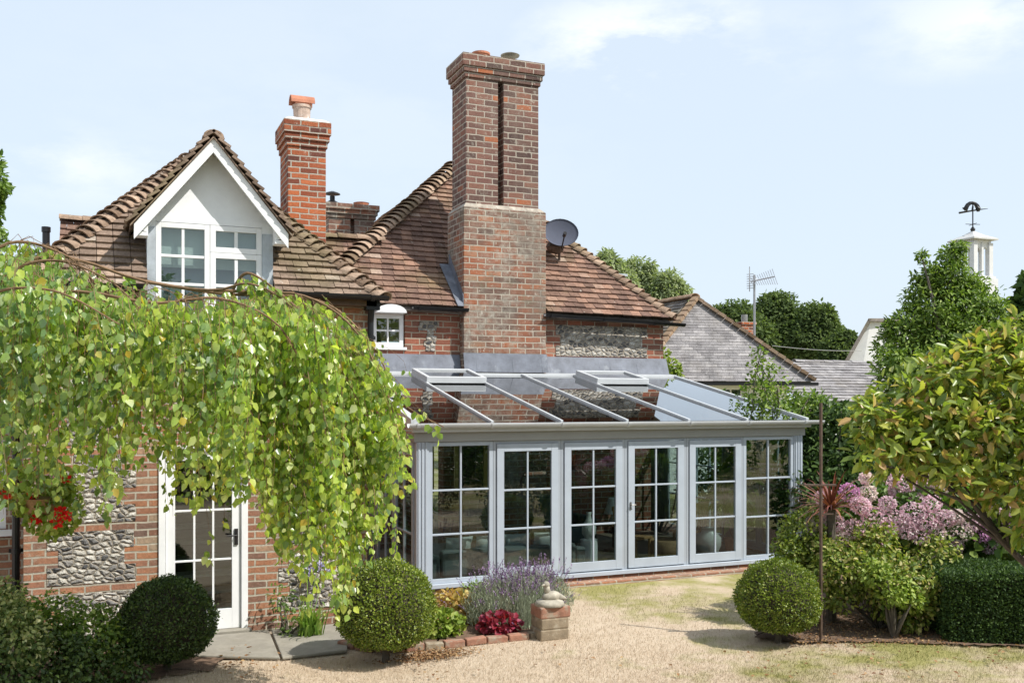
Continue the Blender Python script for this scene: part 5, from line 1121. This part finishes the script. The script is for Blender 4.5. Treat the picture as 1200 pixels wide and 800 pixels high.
# separate trailing sprays seen against the house
for (x, y0, y1, dx, q) in ((430,420,500,65,.8),(440,440,515,72,.7),(450,460,590,-6,.7),(452,500,640,10,.8),(190,500,600,8,.8),(240,540,665,4,.6),(205,540,605,0,.8),(120,520,615,0,.9),(90,540,600,0,.9),(60,520,615,0,.9),(255,560,612,6,.9),
    (370,640,735,8,.6),(405,640,720,8,.8),(400,620,700,4,.9),(415,600,690,2,.9),(345,640,715,6,.5),(380,345,470,60,.5),(340,340,420,50,.4),(300,338,400,30,.5),(120,318,345,20,.6),(0,290,360,14,.8),(30,300,380,20,.8)):
    strand(x, y0, y1, random.uniform(8.0, 8.5), dx, q)
tw.build('twigs', 'twig', bt)
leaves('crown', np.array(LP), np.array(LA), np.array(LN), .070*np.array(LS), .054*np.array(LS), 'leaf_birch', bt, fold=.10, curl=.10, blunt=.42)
print('birch leaves', len(LP))

# ================================================================== beyond the garden
def slate_tri(mb, A, B, C, rows, tw_):
    """triangle A (left eave) B (right eave) C (apex) covered with slates"""
    A, B, C = Vector(A), Vector(B), Vector(C); U = (B-A).normalized(); Nn = (B-A).cross(C-A).normalized(); Sx = Nn.cross(U).normalized()
    hc_ = (C-A).dot(Sx); uc = (C-A).dot(U); w_ = (B-A).length
    tile_slope(mb, A, U, Sx, rows, hc_/rows, tw_, lambda v: [(uc*v/hc_, w_-(w_-uc)*v/hc_)], .012, .014, .006)
BZ = 27.0
bl_, brr, ba = W(742, 447, BZ*.985), W(955, 447, BZ*1.02), W(815, 350, BZ*1.05)
bl_.z = brr.z = (bl_.z+brr.z)/2
barn = thing('slate_barn', (bl_.x, bl_.y, 0), 'old barn with a steep pale slate gable beyond the conservatory roof', 'barn')
b = MB(); slate_tri(b, bl_, brr, ba, 30, .36); b.build('slate_gable', 'slate_roof', barn)
back = Vector((-SN*0-.0, 1, 0)); bkv = Vector((0, 12, 0))
b = MB(); b.add([bl_, brr, ba, bl_+bkv, brr+bkv, ba+bkv], [(0, 3, 5, 2), (1, 2, 5, 4), (0, 2, 1), (3, 4, 5), (0, 1, 4, 3)])
for i in range(len(b.v)): b.v[i] = (b.v[i][0], b.v[i][1]+.06, b.v[i][2]-.05)
b.build('roof_deck', 'slate_dark', barn)
b = MB(); U_ = (Vector((0, -1, 0))); Sx = (ba-bl_); Sx.y = 0; Ls = Sx.length
tile_slope(b, bl_+bkv, (0, -1, 0), Sx.normalized(), 24, Ls/24, .3, lambda v: [(0, 12-(1.2)*v/Ls)]); b.build('side_slates', 'slate_dark', barn)
b = MB()
for (p, q) in ((bl_, ba), (brr, ba)):
    n_ = 16
    for i in range(n_): a_, c_ = p.lerp(q, i/n_), p.lerp(q, (i+.96)/n_); b.bar(a_+Vector((0, -.04, .05+random.uniform(0, .02))), c_+Vector((0, -.04, .04)), .24, .09)
b.build('verge_tiles', 'barn_verge', barn)
b = MB(); ridge(b, ba+Vector((0, 0, .08)), ba+bkv+Vector((0, 0, .08)), .4, .14); b.build('ridge_tiles', 'barn_verge', barn)
b = MB(); lft, rgt = bl_+Vector((.3, .25, 0)), brr+Vector((-.3, .25, 0)); yb_ = (lft.y+rgt.y)/2; wz = bl_.z-.04
wl_ = W(838, 460, BZ).x; wall(b, lft.x, rgt.x, 0, wz, [(wl_, wl_+1.1, wz-.62, wz-.12)], yb_, .3); b.build('barn_wall', 'white_render', barn)
glazed('window', barn, (wl_, yb_+.05, wz-.62), (1, 0, 0), 1.1, .5, 3, 1, .06, .06, .05)
b = MB(); b.bar(bl_+Vector((0, -.12, -.06)), brr+Vector((0, -.12, -.06)), .1, .09); b.build('gutter', 'black_iron', barn)
b = MB(); b.box(lft.x, rgt.x, yb_+.5, yb_+11, 0, wz); b.build('inner_wall', 'interior_wall', barn)
# low slate roof to the right
lo = thing('low_slate_outbuilding', (*W(980, 470, 30).xy, 0), 'low outbuilding with a plain pale slate roof right of the barn', 'outbuilding')
q0, q1, q2, q3 = W(948, 472, 29), W(1090, 472, 31), W(1090, 428, 34), W(936, 425, 31.5); q0.z = q1.z = 2.5; q2.z = q3.z = 3.8
b = MB(); U_ = (q1-q0); wlen = U_.length; U_.normalize(); Nn_ = U_.cross((q3-q0)).normalized(); Sx = Nn_.cross(U_); hl = (q3-q0).dot(Sx)
tile_slope(b, q0-U_*.3, U_, Sx, 14, hl/14, .36, lambda v: [(0, wlen)]); b.build('slate_roof', 'slate_roof', lo)
b = MB(); b.hexa([Vector((q0.x, q0.y+.2, 0)), Vector((q1.x, q1.y+.2, 0)), Vector((q2.x, q2.y, 0)), Vector((q3.x, q3.y, 0)), q0+Vector((0, .1, -.05)), q1+Vector((0, .1, -.05)), q2-Vector((0, 0, .05)), q3-Vector((0, 0, .05))]); b.build('outbuilding_wall', 'white_render', lo)
b = MB(); ridge(b, q3+Vector((-.2, 0, .05)), q2+Vector((0, 0, .05)), .4, .1); b.build('ridge_tiles', 'slate_roof', lo)
# white gable far right
gz = 40; wg = thing('white_gable_house', (*W(1030, 430, gz).xy, 0), 'white gabled house end peeping out left of the pointed tree', 'house')
g0, g1, g2, g3 = W(992, 428, gz), W(1020, 377, gz), W(1080, 377, gz+1.5), W(1080, 428, gz+1.5); dpt = (g1-Vector((CA, CB, g1.z))).normalized()*5+Vector((.3, 0, 0))
b = MB(); b.prism([Vector((g0.x, g0.y, 0)), Vector((g3.x, g3.y, 0)), g3, g2, g1, g0], dpt); b.build('gable_wall', 'turret_white', wg)
b = MB(); dn_ = (g1-g0).normalized(); off_ = -dpt*.06; b.prism([g0+off_-dn_*.3, g1+off_+dn_*.1, g1+off_+Vector((-.06, .02, .12)), g0+off_-dn_*.3+Vector((-.10, .03, .10))], dpt*1.02)
b.prism([g1+off_, g2+off_, g2+off_+Vector((0, 0, .12)), g1+off_+Vector((-.1, 0, .12))], dpt*1.1); b.build('roof', 'slate_dark', wg)
# bell turret
tz = 46; tc_ = W(1140, 330, tz); tr = thing('bell_turret', (tc_.x, tc_.y, 0), 'white arched bell turret rising behind the pointed green tree', 'turret')
k = tz/F; hw = 17.5*k*.86
zr = H-(283-YH)*k; zb = H-(325-YH)*k
b = MB(); b.box(tc_.x-hw*1.25, tc_.x+hw*1.25, tc_.y-hw*1.25, tc_.y+hw*1.25, 0, zb-.12); b.box(tc_.x-hw*1.15, tc_.x+hw*1.15, tc_.y-hw*1.15, tc_.y+hw*1.15, zb-.119, zb); b.build('turret_base', 'turret_white', tr)
b = MB(); hw2 = hw*.9
for (ax, ay, px_, py_) in ((1, 0, 0, -1), (1, 0, 0, 1), (0, 1, -1, 0), (0, 1, 1, 0)):   # pierced sides with round arched openings
    for s_ in ((-1, 0, 1) if ax else (0,)):
        cx, cy = tc_.x+ax*s_*hw2*.9+px_*hw2*.9, tc_.y+ay*s_*hw2*.9+py_*hw2*.9; ww = .12 if s_ else .06; b.box(cx-ww, cx+ww, cy-(ww if s_ else .07), cy+(ww if s_ else .07), zb+.001, zr-.13)
    for s_ in (-.5, .5):
        for j in range(8):
            a0, a1 = math.pi*j/8, math.pi*(j+1)/8; rr = hw2*.36
            P_s = []
            for (aa) in (a0, a1):
                u = s_*hw2*.9+math.cos(aa)*rr; P_s.append((u, zr-.55+math.sin(aa)*rr))
            (u0, w0), (u1, w1) = P_s
            pts = [(u0, w0), (u0, zr-.1), (u1, zr-.1), (u1, w1)]
            q = [Vector((tc_.x+ax*u+px_*hw2*.95, tc_.y+ay*u+py_*hw2*.95, w_)) for (u, w_) in pts]; b.prism(q, Vector((-px_*.1, -py_*.1, 0)))
b.box(tc_.x-hw2, tc_.x+hw2, tc_.y-hw2, tc_.y+hw2, zr-.12, zr-.01); b.build('arcade', 'turret_white', tr)
b = MB(); e_ = hw*1.28; b.add([(tc_.x-e_, tc_.y-e_, zr), (tc_.x+e_, tc_.y-e_, zr), (tc_.x+e_, tc_.y+e_, zr), (tc_.x-e_, tc_.y+e_, zr), (tc_.x-e_, tc_.y-e_, zr+.07), (tc_.x+e_, tc_.y-e_, zr+.07), (tc_.x+e_, tc_.y+e_, zr+.07), (tc_.x-e_, tc_.y+e_, zr+.07),
   (tc_.x-.45*e_, tc_.y-.45*e_, zr+.28), (tc_.x+.45*e_, tc_.y-.45*e_, zr+.28), (tc_.x+.45*e_, tc_.y+.45*e_, zr+.28), (tc_.x-.45*e_, tc_.y+.45*e_, zr+.28), (tc_.x, tc_.y, zr+.52)],
   [(3,2,1,0),(0,1,5,4),(1,2,6,5),(2,3,7,6),(3,0,4,7),(4,5,9,8),(5,6,10,9),(6,7,11,10),(7,4,8,11),(8,9,12),(9,10,12),(10,11,12),(11,8,12)]); b.build('turret_roof', 'lead_roof_far', tr)
vt = Vector((tc_.x-.0, tc_.y, zr+.5)); wv_ = thing('weathervane', tuple(vt), 'black weathervane on top of the white bell turret', 'weathervane')
b = MB(); b.tube([vt, vt+Vector((0, 0, 1.3))], .03, 6); b.lathe(tuple(vt), [(.09, 0), (.12, .08), (.04, .2)], 10); b.tube([vt+Vector((-.35, .1, .32)), vt+Vector((.35, -.1, .32))], .015, 5); b.tube([vt+Vector((-.1, -.3, .32)), vt+Vector((.1, .3, .32))], .015, 5); b.build('spindle', 'black_iron', wv_)
b = MB(); q = vt+Vector((-.05, 0, .98)); b.tube([q+Vector((-.62*CS, .62*SN, -.12)), q+Vector((.35*CS, -.35*SN, .04)), q+Vector((.75*CS, -.75*SN, .08))], [.05, .03, .01], 6)
b.tube([q+Vector((math.cos(a)*.30*CS, -math.cos(a)*.30*SN, math.sin(a)*.36)) for a in [math.pi*(1.0-i/8*1.05) for i in range(9)]], [.08, .11, .10, .09, .08, .08, .10, .12, .07], 8)
b.tube([q+Vector((-.30*CS, .30*SN, .05)), q+Vector((-.45*CS, .45*SN, .12))], [.08, .03], 6); b.tube([q+Vector((.02, 0, -.02)), q+Vector((.05, 0, .2))], [.05, .04], 6); b.build('vane', 'black_iron', wv_)
# aerial
az_ = 29; ab = W(884, 400, az_); an_ = thing('tv_aerial', tuple(ab), 'spiky television aerial on a tall mast behind the barn', 'aerial')
mx = W(884, 322, az_); b = MB(); b.tube([W(884, 425, az_), mx], .035, 6); b.build('mast', 'aerial_metal', an_)
b = MB(); l0, l1 = W(880, 330, az_), W(908, 324, az_-.5); b.tube([l0, l1], .02, 5)
for i in range(12):
    p = l0.lerp(l1, i/11); h = .13+.012*i; b.tube([p+Vector((.1, .25, h)), p-Vector((.1, .25, h))], .011, 4)
for i in range(-3, 4): b.tube([l0+Vector((-.05, -.2, i*.07)), l0+Vector((.0, .2, i*.07+.03))], .01, 4)
b.tube([l0+Vector((-.05, 0, .45)), l0+Vector((-.05, 0, -.3))], .014, 4); b.build('antenna', 'aerial_metal', an_)
# small red chimney behind the barn
rc = W(878, 392, 31); rk = thing('far_chimney', (rc.x, rc.y, 0), 'small red brick chimney stack just below the television aerial', 'chimney')
b = MB(); b.box(rc.x-.28, rc.x+.22, rc.y, rc.y+.5, 0, H-(380-YH)*31/F); b.box(rc.x-.32, rc.x+.26, rc.y-.04, rc.y+.54, H-(380-YH)*31/F+.001, H-(377-YH)*31/F); b.build('stack', 'brick_red', rk)
b = MB(); b.lathe((rc.x, rc.y+.25, H-(377-YH)*31/F), [(.1, 0), (.1, .25)], 10); b.build('chimney_pot', 'metal_worn', rk)
# utility wire
b = MB(); w0, w1 = W(905, 405, 33), W(1010, 411, 38); b.tube([w0.lerp(w1, t/10)-Vector((0, 0, .06*math.sin(math.pi*t/10))) for t in range(11)], .011, 4); tag(b.build('utility_wire', 'aerial_metal'), 'thin pale overhead wire in front of the dark yew trees', 'wire')
# far trees
for i, (bl, lb) in enumerate((([(712, 315, 18, 44), (700, 325, 16, 44), (725, 335, 22, 44)], 'pale green tree left of the other two above the tiled roof'), ([(748, 322, 20, 46), (755, 345, 26, 46), (735, 350, 22, 46)], 'pale green tree in the middle above the tiled roof'),
        ([(783, 335, 18, 45), (795, 348, 16, 45), (775, 355, 22, 45), (805, 355, 12, 45)], 'pale green tree nearest the barn ridge'))):
    tree('willow_tree', lb, W(bl[0][0], 470, bl[0][3]), gb(bl), 9000, .22, .08, 'leaf_willow', 'pale trees beyond the house', 8, .25, droop=.9, inner=.4)
for i, (bl, lb) in enumerate((([(862, 378, 24, 52), (850, 395, 22, 52), (880, 400, 28, 52), (845, 372, 12, 52)], 'dark yew left of the aerial mast behind the barn'), ([(912, 368, 24, 54), (895, 385, 26, 54), (925, 395, 30, 54), (905, 362, 16, 54)], 'tallest dark yew just right of the aerial mast'),
        ([(955, 378, 22, 52), (945, 400, 26, 52), (972, 395, 18, 52), (965, 372, 12, 52)], 'dark yew between the tallest yew and the white gable'), ([(988, 402, 14, 50), (978, 415, 18, 50), (1000, 415, 12, 50)], 'small dark yew touching the white gable'))):
    tree('yew_tree', lb, W(bl[1][0], 470, bl[0][3]), gb(bl), 12000, .22, .11, 'leaf_yew', 'dark yews behind the barn', 14, .3, inner=.6, jit=.35, outer=1.15)
b_ = [( -14, 215, 20, 30), (-20, 190, 18, 30), (-18, 240, 20, 30)]
tree('tall_tree', 'sliver of a tall tree at the far left edge of the sky', W(-25, 470, 30), gb(b_+[(-30, 280, 30, 30), (-30, 330, 34, 30)]), 6000, .22, .12, 'leaf_mid', sub=5)
# roof line with flue beyond the right slope of the tiled roof
fb = thing('distant_roof', (*W(735, 470, 24).xy, 0), 'short flat-capped flue standing behind the right slope of the tiled roof', 'flue')
c = W(723, 322, 24); b = MB(); b.box(c.x-.22, c.x+.22, c.y, c.y+.4, 0, c.z-.03); b.build('stack', 'stone_ornament', fb); b = MB(); b.box(c.x-.28, c.x+.28, c.y-.05, c.y+.45, c.z-.029, c.z+.03); b.build('cap', 'lead_light', fb)
for (x, y, r_, lb) in ((3.3, -9.7, .85, 'dark rounded shrub nearest the middle of the lawn, mirrored in the doors'), (5.2, -8.9, 1.0, 'taller dark shrub in the side border, mirrored in the doors'), (1.4, -11.2, .8, 'small dark shrub closest to the hedge, mirrored in the doors'), (7.2, -8.6, 1.1, 'broad dark shrub at the far end of the side border')):
    shrub('border_shrub', lb, [(Vector((x, y, r_*.8)), r_, r_, r_*.85), (Vector((x+r_*.5, y-.5, r_*1.2)), r_*.6, r_*.6, r_*.6)], 4500, .07, .04, 'leaf_box_dark', stems=6, sub=4, group='dark shrubs of the side border')
hgb = [(Vector((x, -15.5-.25*abs(x-6), 1.0)), 1.5, 1.0, 1.35) for x in np.arange(-8, 19, 1.3)]
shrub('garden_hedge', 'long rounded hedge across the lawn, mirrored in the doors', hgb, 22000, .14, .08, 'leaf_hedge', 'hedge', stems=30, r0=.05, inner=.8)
# garden trees and hedge behind the photographer (seen in the panes)
for i, (x, y, r_, h_) in enumerate(((14, -17, 3.0, 6.5), (9, -22, 3.4, 7.5), (3, -24, 3.2, 7), (-3, -24, 3.0, 6.5), (19, -12, 3.0, 6), (-9, -21, 3.0, 6.5), (22, -6, 3, 6))):
    bl = [(Vector((x, y, h_*.55)), r_, r_, h_*.48), (Vector((x+r_*.6, y-.5, h_*.35)), r_*.7, r_*.7, h_*.34), (Vector((x-r_*.6, y+.3, h_*.35)), r_*.7, r_*.7, h_*.34)]
    tree('boundary_tree', ('leafy boundary tree across the lawn, mirrored in the glazing'), Vector((x, y, 0)), bl, 3800, .38, .2, 'leaf_bay', 'boundary trees across the lawn', 4, .2)
